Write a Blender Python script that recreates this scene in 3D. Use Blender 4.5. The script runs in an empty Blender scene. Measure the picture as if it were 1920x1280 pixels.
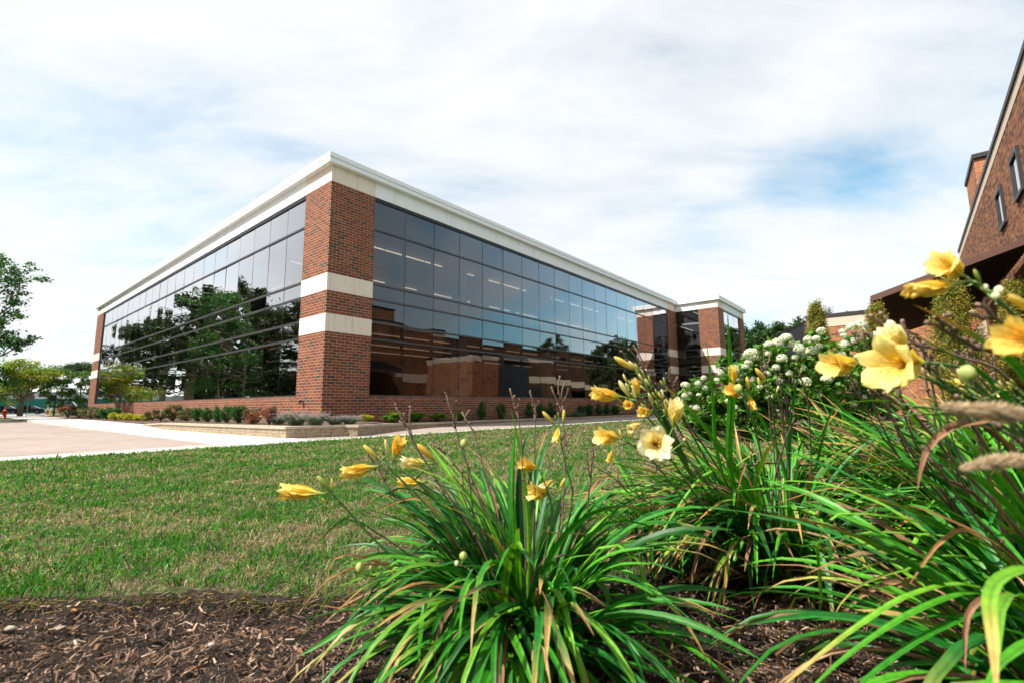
import bpy, math, random
import numpy as np
from mathutils import Vector, Matrix, Quaternion
R = math.radians
rng = np.random.default_rng(7); random.seed(7)
sc = bpy.context.scene
COL = sc.collection
# ------------------------------------------------------------------ camera frame (fitted to the photograph)
H = 0.75
F_PX = 889.05
a_ = R(39.706); VD = np.array([math.sin(a_), math.cos(a_), 0]); UD = np.array([-math.cos(a_), math.sin(a_), 0])
th_ = R(7.677); rl_ = R(-0.448)
FW = np.array([0, math.cos(th_), math.sin(th_)]); _U = np.array([0, -math.sin(th_), math.cos(th_)]); _R = np.array([1., 0, 0])
RT = _R*math.cos(rl_)+_U*math.sin(rl_); UP = -_R*math.sin(rl_)+_U*math.cos(rl_)
CORNER = np.array([-6.409, 16.037, 0.])
EYE = np.array([0, 0, H])
def at(px, py, d):            # point seen at that place of the photo, d metres away along the view axis
    return EYE+d*(FW+RT*(px-960)/F_PX-UP*(py-640)/F_PX)
def gnd(px, py, z=0.):
    r = FW+RT*(px-960)/F_PX-UP*(py-640)/F_PX
    return EYE+r*((z-H)/r[2])
def B(u, v, z=0.):            # building frame: u along the left facade, v along the right facade
    return CORNER+UD*u+VD*v+np.array([0, 0, z])
def uv_of(x, y):
    qx, qy = x-CORNER[0], y-CORNER[1]
    return qx*UD[0]+qy*UD[1], qx*VD[0]+qy*VD[1]
def on_v(px, py, v):
    r = FW+RT*(px-960)/F_PX-UP*(py-640)/F_PX
    t = (v+CORNER@VD)/(r@VD); p = r*t; return (p-CORNER)@UD, p[2]+H
def on_u(px, py, u):
    r = FW+RT*(px-960)/F_PX-UP*(py-640)/F_PX
    t = (u+CORNER@UD)/(r@UD); p = r*t; return (p-CORNER)@VD, p[2]+H
# ------------------------------------------------------------------ object helpers
def tag(o, label=None, cat=None, group=None, kind=None):
    if label: o['label'] = label
    if cat: o['category'] = cat
    if group: o['group'] = group
    if kind: o['kind'] = kind
    return o
def empty(name, loc=(0, 0, 0), rz=0, label=None, cat=None, group=None):
    o = bpy.data.objects.new(name, None); COL.objects.link(o); o.location = Vector([float(c) for c in loc]); o.rotation_euler = (0, 0, rz)
    return tag(o, label, cat, group)
def link(name, me, parent=None, loc=None, M=None):
    o = bpy.data.objects.new(name, me); COL.objects.link(o)
    if parent: o.parent = parent
    if M is not None: o.matrix_basis = M
    elif loc is not None: o.location = Vector([float(c) for c in loc])
    return o
def copy_tree(o, parent=None):
    c = o.copy(); COL.objects.link(c); c.parent = parent
    for ch in o.children: copy_tree(ch, c)
    return c
class MB:
    """collects faces, becomes one mesh"""
    def __init__(s): s.v = []; s.f = []; s.c = []; s.n = 0; s.mi = []
    def add(s, V, Fc, col=None, mi=0):
        V = np.asarray(V, float).reshape(-1, 3); s.v.append(V)
        if col is None: col = (1, 1, 1)
        col = np.asarray(col, float)
        if col.ndim == 1: col = np.tile(col, (len(V), 1))
        s.c.append(col)
        if isinstance(Fc, np.ndarray): s.f.append(Fc+s.n)
        else:
            for q in Fc: s.f.append(np.array([q])+s.n)
        s.n += len(V); return s
    def box(s, x0, x1, y0, y1, z0, z1, col=None, M=None):
        V = np.array([[x0,y0,z0],[x1,y0,z0],[x1,y1,z0],[x0,y1,z0],[x0,y0,z1],[x1,y0,z1],[x1,y1,z1],[x0,y1,z1]], float)
        if M is not None: V = V@np.array(M.to_3x3()).T+np.array(M.translation)
        return s.add(V, np.array([[0,3,2,1],[4,5,6,7],[0,1,5,4],[1,2,6,5],[2,3,7,6],[3,0,4,7]]), col)
    def tube(s, pts, rad, n=6, col=None, caps=True):
        pts = np.asarray(pts, float); m = len(pts); rad = np.broadcast_to(rad, (m,)).astype(float)
        T = np.gradient(pts, axis=0); T /= np.linalg.norm(T, axis=1)[:, None]+1e-9
        ref = np.array([0, 0, 1.]) if abs(T[0][2]) < .9 else np.array([1., 0, 0])
        A = np.cross(T, ref); A /= np.linalg.norm(A, axis=1)[:, None]+1e-9
        Bn = np.cross(T, A); an = np.arange(n)*2*np.pi/n
        V = (pts[:, None]+rad[:, None, None]*(A[:, None]*np.cos(an)[None, :, None]+Bn[:, None]*np.sin(an)[None, :, None])).reshape(-1, 3)
        i = np.arange(m-1)[:, None]*n; j = np.arange(n)[None]; k = (j+1) % n
        Fq = np.stack([i+j, i+k, i+n+k, i+n+j], -1).reshape(-1, 4)
        cc = None
        if col is not None:
            cc = np.asarray(col, float)
            if cc.ndim == 2: cc = np.repeat(cc, n, axis=0)
        s.add(V, Fq, cc)
        if caps:
            o = s.n-m*n
            s.f.append(np.array([list(range(n))[::-1]])+o); s.f.append(np.array([list(range(n))])+o+(m-1)*n)
        return s
    def mesh(s, name, mat, smooth=False, colors=False):
        V = np.concatenate(s.v); me = bpy.data.meshes.new(name)
        sizes = np.concatenate([np.full(len(f), f.shape[1]) for f in s.f]); idx = np.concatenate([f.ravel() for f in s.f])
        me.vertices.add(len(V)); me.vertices.foreach_set('co', V.ravel().astype(np.float32))
        me.loops.add(len(idx)); me.loops.foreach_set('vertex_index', idx.astype(np.int32))
        me.polygons.add(len(sizes)); st = np.concatenate([[0], np.cumsum(sizes)[:-1]])
        me.polygons.foreach_set('loop_start', st.astype(np.int32)); me.polygons.foreach_set('loop_total', sizes.astype(np.int32))
        me.polygons.foreach_set('use_smooth', np.full(len(sizes), smooth))
        if colors:
            at_ = me.color_attributes.new('Col', 'FLOAT_COLOR', 'POINT'); C = np.concatenate(s.c)
            at_.data.foreach_set('color', np.concatenate([C, np.ones((len(C), 1))], 1).ravel().astype(np.float32))
        me.materials.append(mat); me.update(calc_edges=True); return me
    def obj(s, name, mat, parent=None, smooth=False, colors=False, loc=None):
        return link(name, s.mesh(name, mat, smooth, colors), parent, loc)
# ------------------------------------------------------------------ materials
def new_mat(name):
    m = bpy.data.materials.new(name); m.use_nodes = True; nt = m.node_tree; nt.nodes.clear()
    out = nt.nodes.new('ShaderNodeOutputMaterial'); return m, nt, out
class NT:
    def __init__(s, nt): s.nt = nt
    def n(s, t, **k):
        x = s.nt.nodes.new(t)
        for a, b in k.items(): setattr(x, a, b)
        return x
    def put(s, sock, v):
        if isinstance(v, bpy.types.NodeSocket): s.nt.links.new(v, sock)
        elif v is not None: sock.default_value = v
    def m(s, op, a, b=None, c=None, clamp=False):
        x = s.n('ShaderNodeMath', operation=op, use_clamp=clamp); s.put(x.inputs[0], a)
        if b is not None: s.put(x.inputs[1], b)
        if c is not None: s.put(x.inputs[2], c)
        return x.outputs[0]
    def vec(s, x, y, z=0.):
        c = s.n('ShaderNodeCombineXYZ'); s.put(c.inputs[0], x); s.put(c.inputs[1], y); s.put(c.inputs[2], z); return c.outputs[0]
    def noise(s, vec, scale, detail=4, rough=.55, dist=0.):
        x = s.n('ShaderNodeTexNoise'); s.put(x.inputs['Vector'], vec); x.inputs['Scale'].default_value = scale
        x.inputs['Detail'].default_value = detail; x.inputs['Roughness'].default_value = rough; x.inputs['Distortion'].default_value = dist; return x
    def ramp(s, fac, stops, interp='LINEAR'):
        x = s.n('ShaderNodeValToRGB'); cr = x.color_ramp; cr.interpolation = interp; s.put(x.inputs[0], fac)
        while len(cr.elements) < len(stops): cr.elements.new(.5)
        for e, (p, c) in zip(cr.elements, stops):
            e.position = p; e.color = (*c, 1) if len(c) == 3 else c
        return x.outputs[0]
    def mix(s, fac, a, b, mode='MIX'):
        x = s.n('ShaderNodeMix', data_type='RGBA', blend_type=mode); s.put(x.inputs[0], fac)
        s.put(x.inputs[6], (*a, 1) if isinstance(a, tuple) and len(a) == 3 else a); s.put(x.inputs[7], (*b, 1) if isinstance(b, tuple) and len(b) == 3 else b); return x.outputs[2]
    def bump(s, h, st=.3, d=.01):
        x = s.n('ShaderNodeBump'); s.put(x.inputs['Height'], h); x.inputs['Strength'].default_value = st; x.inputs['Distance'].default_value = d; return x.outputs[0]
    def bsdf(s, col, rough=.8, spec=.3, normal=None, metal=0.):
        x = s.n('ShaderNodeBsdfPrincipled'); s.put(x.inputs['Base Color'], (*col, 1) if isinstance(col, tuple) and len(col) == 3 else col)
        s.put(x.inputs['Roughness'], rough); x.inputs['Specular IOR Level'].default_value = spec; x.inputs['Metallic'].default_value = metal
        if normal is not None: s.put(x.inputs['Normal'], normal)
        return x.outputs[0]
def plain(name, col, rough=.7, spec=.3, metal=0., var=.12, scale=3., bump=0., bscale=40.):
    m, nt, out = new_mat(name); q = NT(nt); tc = q.n('ShaderNodeTexCoord').outputs['Object']
    nz = q.noise(tc, scale, 5)
    f = q.m('MULTIPLY_ADD', nz.outputs[0], 2*var, 1-var)
    c = q.n('ShaderNodeVectorMath', operation='SCALE'); c.inputs[0].default_value = col; q.put(c.inputs[3], f)
    nrm = q.bump(q.noise(tc, bscale, 4).outputs[0], bump, .01) if bump else None
    nt.links.new(q.bsdf(c.outputs[0], rough, spec, nrm, metal), out.inputs[0]); return m
def brick_mat(name, stops, mortar, bw=.3048, bh=.1016, mo=.010, soldier=False, bump=.5, coarse=.12):
    m, nt, out = new_mat(name); q = NT(nt); tc = q.n('ShaderNodeTexCoord')
    so = q.n('ShaderNodeSeparateXYZ'); q.put(so.inputs[0], tc.outputs['Object']); sn = q.n('ShaderNodeSeparateXYZ'); q.put(sn.inputs[0], tc.outputs['Normal'])
    ax = q.m('GREATER_THAN', q.m('ABSOLUTE', sn.outputs[0]), .6)
    h = q.m('ADD', q.m('MULTIPLY', so.outputs[0], q.m('SUBTRACT', 1., ax)), q.m('MULTIPLY', so.outputs[1], ax))
    row = q.m('FLOOR', q.m('DIVIDE', so.outputs[2], bh))
    odd = q.m('MULTIPLY', q.m('MODULO', q.m('ABSOLUTE', row), 2.), .5)
    xs = q.m('ADD', q.m('DIVIDE', h, bw), odd); colm = q.m('FLOOR', xs)
    fx = q.m('MULTIPLY', q.m('FRACT', xs), bw); fz = q.m('MULTIPLY', q.m('FRACT', q.m('DIVIDE', so.outputs[2], bh)), bh)
    inx = q.m('MULTIPLY', q.m('GREATER_THAN', fx, mo), 1.); inz = q.m('GREATER_THAN', fz, mo)
    isb = q.m('MULTIPLY', inx, inz)
    wn = q.n('ShaderNodeTexWhiteNoise', noise_dimensions='3D'); q.put(wn.inputs[0], q.vec(colm, row, ax))
    bc = q.ramp(wn.outputs[0], stops)
    det = q.noise(tc.outputs['Object'], 30, 4); sto = q.noise(tc.outputs['Object'], .55, 4)
    f = q.m('MULTIPLY', q.m('MULTIPLY_ADD', det.outputs[0], .5, .75), q.m('MULTIPLY_ADD', sto.outputs[0], 2*coarse, 1-coarse))
    c = q.n('ShaderNodeVectorMath', operation='SCALE'); q.put(c.inputs[0], q.mix(isb, mortar, bc)); q.put(c.inputs[3], f)
    nt.links.new(q.bsdf(c.outputs[0], .88, .2, q.bump(q.m('ADD', isb, q.m('MULTIPLY', det.outputs[0], .3)), bump, .006)), out.inputs[0]); return m
RED = [(0, (.06, .046, .04)), (.08, (.10, .060, .044)), (.14, (.135, .042, .024)), (.5, (.18, .054, .028)), (.8, (.235, .080, .040)), (1, (.15, .042, .023))]
M_BRICK = brick_mat('red_brick', RED, (.50, .385, .29), mo=.011)
BRN = [(0, (.05, .03, .026)), (.3, (.14, .056, .033)), (.6, (.26, .105, .048)), (.85, (.33, .145, .065)), (1, (.17, .065, .037))]
M_BRICK2 = brick_mat('brown_brick', BRN, (.20, .13, .09), bw=.2032, bh=.0677, mo=.008)
M_BRICK4 = brick_mat('dark_tan_brick', [(0, (.04, .022, .016)), (.5, (.10, .045, .022)), (1, (.14, .07, .035))], (.11, .08, .05))
M_BRICK5 = brick_mat('dark_brown_brick', [(0, (.03, .02, .016)), (.5, (.07, .035, .022)), (1, (.10, .05, .03))], (.08, .055, .04))
ORG = [(0, (.10, .05, .035)), (.2, (.30, .11, .05)), (.7, (.42, .17, .08)), (1, (.28, .10, .05))]
M_BRICK3 = brick_mat('orange_brick', ORG, (.45, .36, .28))
def jointed(name, col, step, jw=.008, off=0., hstep=None):
    """cast stone / metal panels with dark joints every `step` metres along the wall"""
    m, nt, out = new_mat(name); q = NT(nt); tc = q.n('ShaderNodeTexCoord')
    so = q.n('ShaderNodeSeparateXYZ'); q.put(so.inputs[0], tc.outputs['Object']); sn = q.n('ShaderNodeSeparateXYZ'); q.put(sn.inputs[0], tc.outputs['Normal'])
    ax = q.m('GREATER_THAN', q.m('ABSOLUTE', sn.outputs[0]), .6)
    h = q.m('ADD', q.m('MULTIPLY', so.outputs[0], q.m('SUBTRACT', 1., ax)), q.m('MULTIPLY', so.outputs[1], ax))
    fx = q.m('MULTIPLY', q.m('FRACT', q.m('DIVIDE', q.m('ADD', h, off), step)), step)
    j = q.m('GREATER_THAN', fx, jw)
    nz = q.noise(tc.outputs['Object'], 1.3, 6, .6); n2 = q.noise(tc.outputs['Object'], 60, 3)
    f = q.m('MULTIPLY', q.m('MULTIPLY_ADD', nz.outputs[0], .16, .92), q.m('MULTIPLY_ADD', n2.outputs[0], .08, .96))
    st = q.noise(q.vec(q.m('MULTIPLY', h, 7.), q.m('MULTIPLY', so.outputs[2], .9), 0.), 1., 5, .65)
    f = q.m('MULTIPLY', q.m('MULTIPLY', f, q.m('MULTIPLY_ADD', j, .55, .45)), q.ramp(st.outputs[0], [(.28, (.80, .80, .80)), (.45, (1, 1, 1))]))
    c = q.n('ShaderNodeVectorMath', operation='SCALE'); c.inputs[0].default_value = col; q.put(c.inputs[3], f)
    nt.links.new(q.bsdf(c.outputs[0], .75, .3, q.bump(j, .4, .005)), out.inputs[0]); return m
M_STONE = jointed('cast_stone', (.76, .66, .57), .92, .010, .80)
M_FASCIA = jointed('white_panel', (.82, .835, .86), 3.05, .012, .3)
M_CORNICE = plain('white_metal', (.82, .83, .85), .45, .5, var=.04)
M_FRAME = plain('dark_anodised_frame', (.055, .06, .07), .38, .5, metal=.4, var=.08)
M_TRANSOM = plain('grey_anodised_transom', (.16, .16, .17), .35, .5, metal=.6, var=.06)
def attr_metal():
    m, nt, out = new_mat('anodised_frame'); q = NT(nt)
    c = q.n('ShaderNodeAttribute', attribute_name='Col').outputs['Color']
    nt.links.new(q.bsdf(c, .36, .5, None, .5), out.inputs[0]); return m
M_FRAMEC = attr_metal()
M_JOINT = plain('black_sealant', (.012, .013, .016), .6)
M_INT = plain('interior_paint', (.34, .32, .29), .8, var=.05)
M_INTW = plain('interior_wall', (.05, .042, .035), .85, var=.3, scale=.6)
M_CEIL = plain('ceiling_tile', (.42, .38, .34), .9, var=.08, scale=6)
M_CARPET = plain('carpet', (.05, .05, .055), .95)
M_ROOF = plain('roof_membrane', (.5, .5, .48), .9)
def glass_mat(name, tint, f0, power, gcol=(1, 1, 1), gain=1.):
    m, nt, out = new_mat(name); q = NT(nt)
    geo = q.n('ShaderNodeNewGeometry')
    dt = q.n('ShaderNodeVectorMath', operation='DOT_PRODUCT'); q.put(dt.inputs[0], geo.outputs['Incoming']); q.put(dt.inputs[1], geo.outputs['Normal'])
    c = q.m('ABSOLUTE', dt.outputs['Value']); fr = q.m('POWER', q.m('SUBTRACT', 1., c, clamp=True), power)
    fac = q.m('MULTIPLY_ADD', q.m('MINIMUM', q.m('MULTIPLY', fr, gain), .84), 1-f0, f0, clamp=True)
    tr = q.n('ShaderNodeBsdfTransparent'); tr.inputs[0].default_value = (*tint, 1)
    gl = q.n('ShaderNodeBsdfGlossy'); gl.inputs['Roughness'].default_value = .0; gl.inputs['Color'].default_value = (*gcol, 1)
    mx = q.n('ShaderNodeMixShader'); q.put(mx.inputs[0], fac); q.put(mx.inputs[1], tr.outputs[0]); q.put(mx.inputs[2], gl.outputs[0])
    nt.links.new(mx.outputs[0], out.inputs[0]); return m
M_GLASS = glass_mat('tinted_glass', (.30, .31, .33), .078, 2.8, (.97, .95, .97), 2.3)
M_CARGLASS = glass_mat('car_glass', (.05, .06, .06), .1, 4)
def emis(name, col, st):
    m, nt, out = new_mat(name); e = nt.nodes.new('ShaderNodeEmission'); e.inputs[0].default_value = (*col, 1); e.inputs[1].default_value = st
    nt.links.new(e.outputs[0], out.inputs[0]); return m
M_LAMP = emis('lit_tube', (1, .82, .60), 1.1)
M_LAMP2 = emis('dim_lit_tube', (1, .68, .40), .32)
def leafy(name, rough=.5, trans=.35, spec=.35, gain=(1, 1, 1), tgain=(1.25, 1.35, .6), vein=False):
    """leaf material: colour of each leaf comes from the mesh's own attribute"""
    m, nt, out = new_mat(name); q = NT(nt)
    at_ = q.n('ShaderNodeAttribute', attribute_name='Col').outputs['Color']
    c = q.mix(1., at_, gain, 'MULTIPLY')
    if vein:
        tc = q.n('ShaderNodeTexCoord').outputs['Object']
        c = q.mix(1., c, q.ramp(q.noise(tc, 55, 3).outputs[0], [(.3, (.72, .72, .72)), (.7, (1.15, 1.15, 1.15))]), 'MULTIPLY')
    b = q.bsdf(c, rough, spec)
    t = q.n('ShaderNodeBsdfTranslucent'); q.put(t.inputs[0], q.mix(1., c, tgain, 'MULTIPLY'))
    mx = q.n('ShaderNodeMixShader'); mx.inputs[0].default_value = trans; q.put(mx.inputs[1], b); q.put(mx.inputs[2], t.outputs[0])
    nt.links.new(mx.outputs[0], out.inputs[0]); return m
M_LEAF = leafy('tree_leaf', .6, .18, .2)
M_SHRUB = leafy('shrub_leaf', .6, .3)
M_GRASS = leafy('grass_blade', .6, .35)
M_LILY = leafy('daylily_leaf', .45, .18, .32, vein=True)
M_PETAL = leafy('petal', .55, .35, .3, tgain=(1.1, 1.0, .7))
M_HYD = leafy('hydrangea_petal', .7, .2, .2, gain=(.86, .88, .80), tgain=(1, 1, .9))
M_DRY = plain('dry_stalk', (.24, .17, .12), .85, var=.35, scale=60)
M_BARK = plain('bark', (.13, .10, .08), .9, var=.35, scale=8, bump=.6, bscale=14)
M_BARK2 = plain('pine_bark', (.20, .145, .095), .9, var=.4, scale=6, bump=.6, bscale=12)
# ground materials
def ground_mat(name, stops, scale, fine=(.6, 1.3), fscale=80., bump=.5, bd=.02, rough=.95):
    m, nt, out = new_mat(name); q = NT(nt); tc = q.n('ShaderNodeTexCoord').outputs['Object']
    a = q.noise(tc, scale, 6, .65); b = q.noise(tc, fscale, 4, .7)
    c = q.mix(1., q.ramp(a.outputs[0], stops), q.ramp(b.outputs[0], [(.25, (fine[0],)*3), (.75, (fine[1],)*3)]), 'MULTIPLY')
    nt.links.new(q.bsdf(c, rough, .2, q.bump(b.outputs[0], bump, bd)), out.inputs[0]); return m
M_SOIL = ground_mat('lawn_soil', [(.35, (.035, .06, .012)), (.5, (.07, .065, .03)), (.65, (.12, .09, .055))], 6)
M_MULCH = ground_mat('mulch_soil', [(.3, (.022, .015, .011)), (.6, (.06, .041, .031)), (.8, (.11, .076, .056))], 25, fscale=180, bump=1., bd=.02)
M_MULCH2 = ground_mat('bark_mulch', [(.3, (.10, .065, .05)), (.6, (.17, .115, .09)), (.8, (.24, .17, .13))], 9, fscale=60, bump=1., bd=.03)
M_TURF = ground_mat('far_turf', [(.3, (.04, .11, .02)), (.6, (.07, .15, .03)), (.8, (.11, .17, .05))], 1.2, fscale=25)
M_ASPH = ground_mat('asphalt', [(.3, (.16, .155, .15)), (.7, (.22, .215, .21))], .3, fscale=50)
M_CONC = ground_mat('pale_concrete', [(.3, (.50, .475, .44)), (.7, (.60, .575, .54))], .8, fine=(.9, 1.08), fscale=35, bump=.15, bd=.005)
M_CONC2 = ground_mat('concrete_edge', [(.3, (.50, .46, .40)), (.7, (.58, .54, .48))], 1.1, fine=(.88, 1.1), fscale=35, bump=.15, bd=.005)
def joint_conc():
    m, nt, out = new_mat('sidewalk_concrete'); q = NT(nt); tc = q.n('ShaderNodeTexCoord').outputs['Object']
    so = q.n('ShaderNodeSeparateXYZ'); q.put(so.inputs[0], tc); j = q.m('GREATER_THAN', q.m('MULTIPLY', q.m('FRACT', q.m('DIVIDE', so.outputs[1], 1.55)), 1.55), .022)
    c = q.mix(j, (.20, .185, .17), q.ramp(q.noise(tc, .7, 6, .65).outputs[0], [(.3, (.42, .40, .375)), (.5, (.52, .50, .47)), (.7, (.58, .56, .53))]))
    nt.links.new(q.bsdf(c, .9, .2, q.bump(q.noise(tc, 30, 4).outputs[0], .2, .005)), out.inputs[0]); return m
M_SIDE = joint_conc()
def paver_mat():
    m, nt, out = new_mat('clay_pavers'); q = NT(nt); tc = q.n('ShaderNodeTexCoord').outputs['Object']
    bt = q.n('ShaderNodeTexBrick'); q.put(bt.inputs['Vector'], tc); bt.inputs['Scale'].default_value = 1
    bt.inputs['Brick Width'].default_value = .24; bt.inputs['Row Height'].default_value = .12; bt.inputs['Mortar Size'].default_value = .006
    bt.inputs['Color1'].default_value = (.285, .222, .192, 1); bt.inputs['Color2'].default_value = (.345, .288, .252, 1); bt.inputs['Mortar'].default_value = (.30, .25, .22, 1)
    nz = q.noise(tc, .7, 5)
    c = q.mix(1., bt.outputs[0], q.ramp(q.noise(tc, .35, 6, .65).outputs[0], [(.3, (.80, .79, .79)), (.5, (1, 1, 1)), (.7, (1.1, 1.08, 1.05))]), 'MULTIPLY')
    nt.links.new(q.bsdf(c, .9, .2, q.bump(bt.outputs['Fac'], -.3, .004)), out.inputs[0]); return m
M_PAVER = paver_mat()
def block_mat():
    m, nt, out = new_mat('split_face_block'); q = NT(nt); tc = q.n('ShaderNodeTexCoord').outputs['Object']
    v = q.n('ShaderNodeTexVoronoi'); v.inputs['Scale'].default_value = 3.2; q.put(v.inputs[0], tc)
    c = q.ramp(q.noise(tc, 9, 6, .7).outputs[0], [(.3, (.22, .16, .105)), (.5, (.37, .29, .20)), (.7, (.48, .40, .30))])
    so = q.n('ShaderNodeSeparateXYZ'); q.put(so.inputs[0], tc)
    h = q.m('ADD', so.outputs[0], so.outputs[1]); fx = q.m('FRACT', q.m('DIVIDE', q.m('ADD', h, q.m('MULTIPLY', q.m('FLOOR', q.m('DIVIDE', so.outputs[2], .11)), .17)), .42))
    fz = q.m('FRACT', q.m('DIVIDE', so.outputs[2], .11))
    j = q.m('MULTIPLY', q.m('GREATER_THAN', fx, .03), q.m('GREATER_THAN', fz, .08))
    c = q.mix(q.m('MULTIPLY_ADD', j, .7, .3), (.09, .07, .05), c)
    nt.links.new(q.bsdf(c, .9, .2, q.bump(q.noise(tc, 24, 5, .7).outputs[0], .9, .03)), out.inputs[0]); return m
M_BLOCK = block_mat()
M_CAPST = ground_mat('cap_block', [(.3, (.36, .29, .22)), (.7, (.50, .43, .34))], 5, fine=(.85, 1.1), fscale=40, bump=.3)
# ------------------------------------------------------------------ world, sun, camera
SUN_AZ, SUN_EL = 250.7, 50.0          # clockwise from the view direction (+Y)
W = bpy.data.worlds.new('World'); sc.world = W; W.use_nodes = True
nt = W.node_tree; nt.nodes.clear(); q = NT(nt)
wo = q.n('ShaderNodeOutputWorld'); bg = q.n('ShaderNodeBackground')
sky = q.n('ShaderNodeTexSky', sky_type='NISHITA'); sky.sun_disc = False; sky.sun_elevation = R(SUN_EL); sky.sun_rotation = R(SUN_AZ)
sky.air_density = 1.0; sky.dust_density = .6; sky.ozone_density = 1.6; sky.altitude = 100
g = q.n('ShaderNodeTexCoord').outputs['Generated']
sp = q.n('ShaderNodeSeparateXYZ'); q.put(sp.inputs[0], g)
zz = q.m('MAXIMUM', sp.outputs[2], .0); dn = q.m('ADD', zz, .22)
plane = q.vec(q.m('DIVIDE', sp.outputs[0], dn), q.m('DIVIDE', sp.outputs[1], dn), 0.)
mp = q.n('ShaderNodeMapping'); q.put(mp.inputs[0], plane); mp.inputs['Rotation'].default_value = (0, 0, R(25)); mp.inputs['Scale'].default_value = (.55, 1.1, 1); mp.inputs['Location'].default_value = (3.1, 1.7, 0)
n1 = q.noise(mp.outputs[0], 1.15, 8, .56, .35); n2 = q.noise(mp.outputs[0], 3.4, 8, .6, .5)
dens = q.m('ADD', q.m('MULTIPLY', n1.outputs[0], .75), q.m('MULTIPLY', n2.outputs[0], .25))
# the open blue patches of the photographed sky, and the clearer sky off to the right
def lobe(px, py, k, amt):
    r = FW+RT*(px-960)/F_PX-UP*(py-640)/F_PX; r = r/np.linalg.norm(r)
    d = q.n('ShaderNodeVectorMath', operation='DOT_PRODUCT'); q.put(d.inputs[0], g); d.inputs[1].default_value = r
    return q.m('MULTIPLY', q.m('POWER', q.m('MAXIMUM', d.outputs['Value'], 0.), k), amt)
holes = lobe(1570, 335, 260, .15)
for a in ((1470, 330, 420, .12), (1660, 320, 420, .10), (1880, 250, 120, .10), (1790, 10, 110, .16), (1290, 430, 300, .10), (190, 330, 120, .09), (420, 150, 160, .09), (120, 120, 160, .04), (560, 320, 300, .07), (1400, 590, 200, .10), (1330, 60, 60, .05), (0, 300, 200, .05), (1880, 420, 200, .06)):
    holes = q.m('ADD', holes, lobe(*a))
dr = q.n('ShaderNodeVectorMath', operation='DOT_PRODUCT'); q.put(dr.inputs[0], g); dr.inputs[1].default_value = (math.sin(R(78))*.97, math.cos(R(78))*.97, .10)
right = q.m('MULTIPLY', q.m('POWER', q.m('MAXIMUM', dr.outputs['Value'], 0.), 14.), .42)
dens = q.m('SUBTRACT', q.m('SUBTRACT', dens, holes), right)
cl = q.ramp(dens, [(.20, (.0, .0, .0)), (.29, (.42, .42, .42)), (.39, (.82, .82, .82)), (.49, (1, 1, 1))])
shade = q.ramp(n2.outputs[0], [(.30, (.87, .905, .925)), (.48, (.95, .965, .97)), (.62, (1, 1, 1))])
cloudc = q.n('ShaderNodeVectorMath', operation='SCALE'); q.put(cloudc.inputs[0], shade); cloudc.inputs[3].default_value = 6.2
skyb = q.mix(1., sky.outputs[0], (1.0, 1.40, 1.27), 'MULTIPLY')
tot = q.mix(q.m('MULTIPLY', cl, .93), skyb, cloudc.outputs[0])
q.put(bg.inputs[0], tot); bg.inputs[1].default_value = .10
nt.links.new(bg.outputs[0], wo.inputs[0])
sun = bpy.data.lights.new('sun', 'SUN'); sun.energy = 4.9; sun.angle = R(.53); sun.color = (1, .95, .87)
so_ = bpy.data.objects.new('sun', sun); COL.objects.link(so_)
sd = Vector((math.sin(R(SUN_AZ))*math.cos(R(SUN_EL)), math.cos(R(SUN_AZ))*math.cos(R(SUN_EL)), math.sin(R(SUN_EL))))
so_.rotation_euler = sd.to_track_quat('Z', 'Y').to_euler(); so_.location = (-30, -10, 40)
cam = bpy.data.cameras.new('camera'); cam.sensor_width = 36; cam.lens = 36*F_PX/1920; cam.clip_end = 3000; cam.clip_start = .02
co = bpy.data.objects.new('camera', cam); COL.objects.link(co); sc.camera = co
co.matrix_world = Matrix(((RT[0], UP[0], -FW[0], 0), (RT[1], UP[1], -FW[1], 0), (RT[2], UP[2], -FW[2], H), (0, 0, 0, 1)))
cam.dof.use_dof = True; cam.dof.focus_distance = 3.3; cam.dof.aperture_fstop = 3.2
sc.view_settings.view_transform = 'Standard'; sc.view_settings.look = 'None'; sc.view_settings.exposure = .79; sc.view_settings.gamma = 1
sc.cycles.max_bounces = 8; sc.cycles.transparent_max_bounces = 24; sc.cycles.diffuse_bounces = 3; sc.cycles.glossy_bounces = 4
sc.cycles.use_denoising = True; sc.cycles.use_adaptive_sampling = True; sc.cycles.adaptive_threshold = .02
try: sc.cycles.denoiser = 'OPENIMAGEDENOISE'
except Exception: pass
sc.cycles.sample_clamp_indirect = 6; sc.cycles.caustics_reflective = False; sc.cycles.caustics_refractive = False
# ------------------------------------------------------------------ terrain
def terr(x, y):
    x = np.asarray(x, float); y = np.asarray(y, float)
    u, v = uv_of(x, y)
    d = np.hypot((x-8.2)/4.4, (y-10.5)/4.0)
    h = .42*np.clip(1.25-d, 0, 1)**1.0
    h = np.where(d < 1.25, .42*(0.5-0.5*np.cos(np.pi*np.clip(1.25-d, 0, 1))), 0)
    return h*np.clip((-5.3-u)/2., 0, 1)
def edge_y(x):               # lawn / mulch edge
    x = np.asarray(x, float)
    return np.interp(x, [-6, -2, -1.4, -.76, .43, 1.0, 1.69, 2.87, 5, 9], [2.0, 1.95, 2.02, 1.97, 2.15, 2.25, 2.52, 2.95, 3.4, 3.6])+.02*np.sin(x*9)
def sheet(name, P, mat, kind='structure'):
    m = MB(); m.add(P, [list(range(len(P)))]); o = m.obj(name, mat); o['kind'] = kind; return o
sheet('ground', [(-1500, -400, -.06), (1500, -400, -.06), (1500, 2500, -.06), (-1500, 2500, -.06)], M_TURF)
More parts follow.
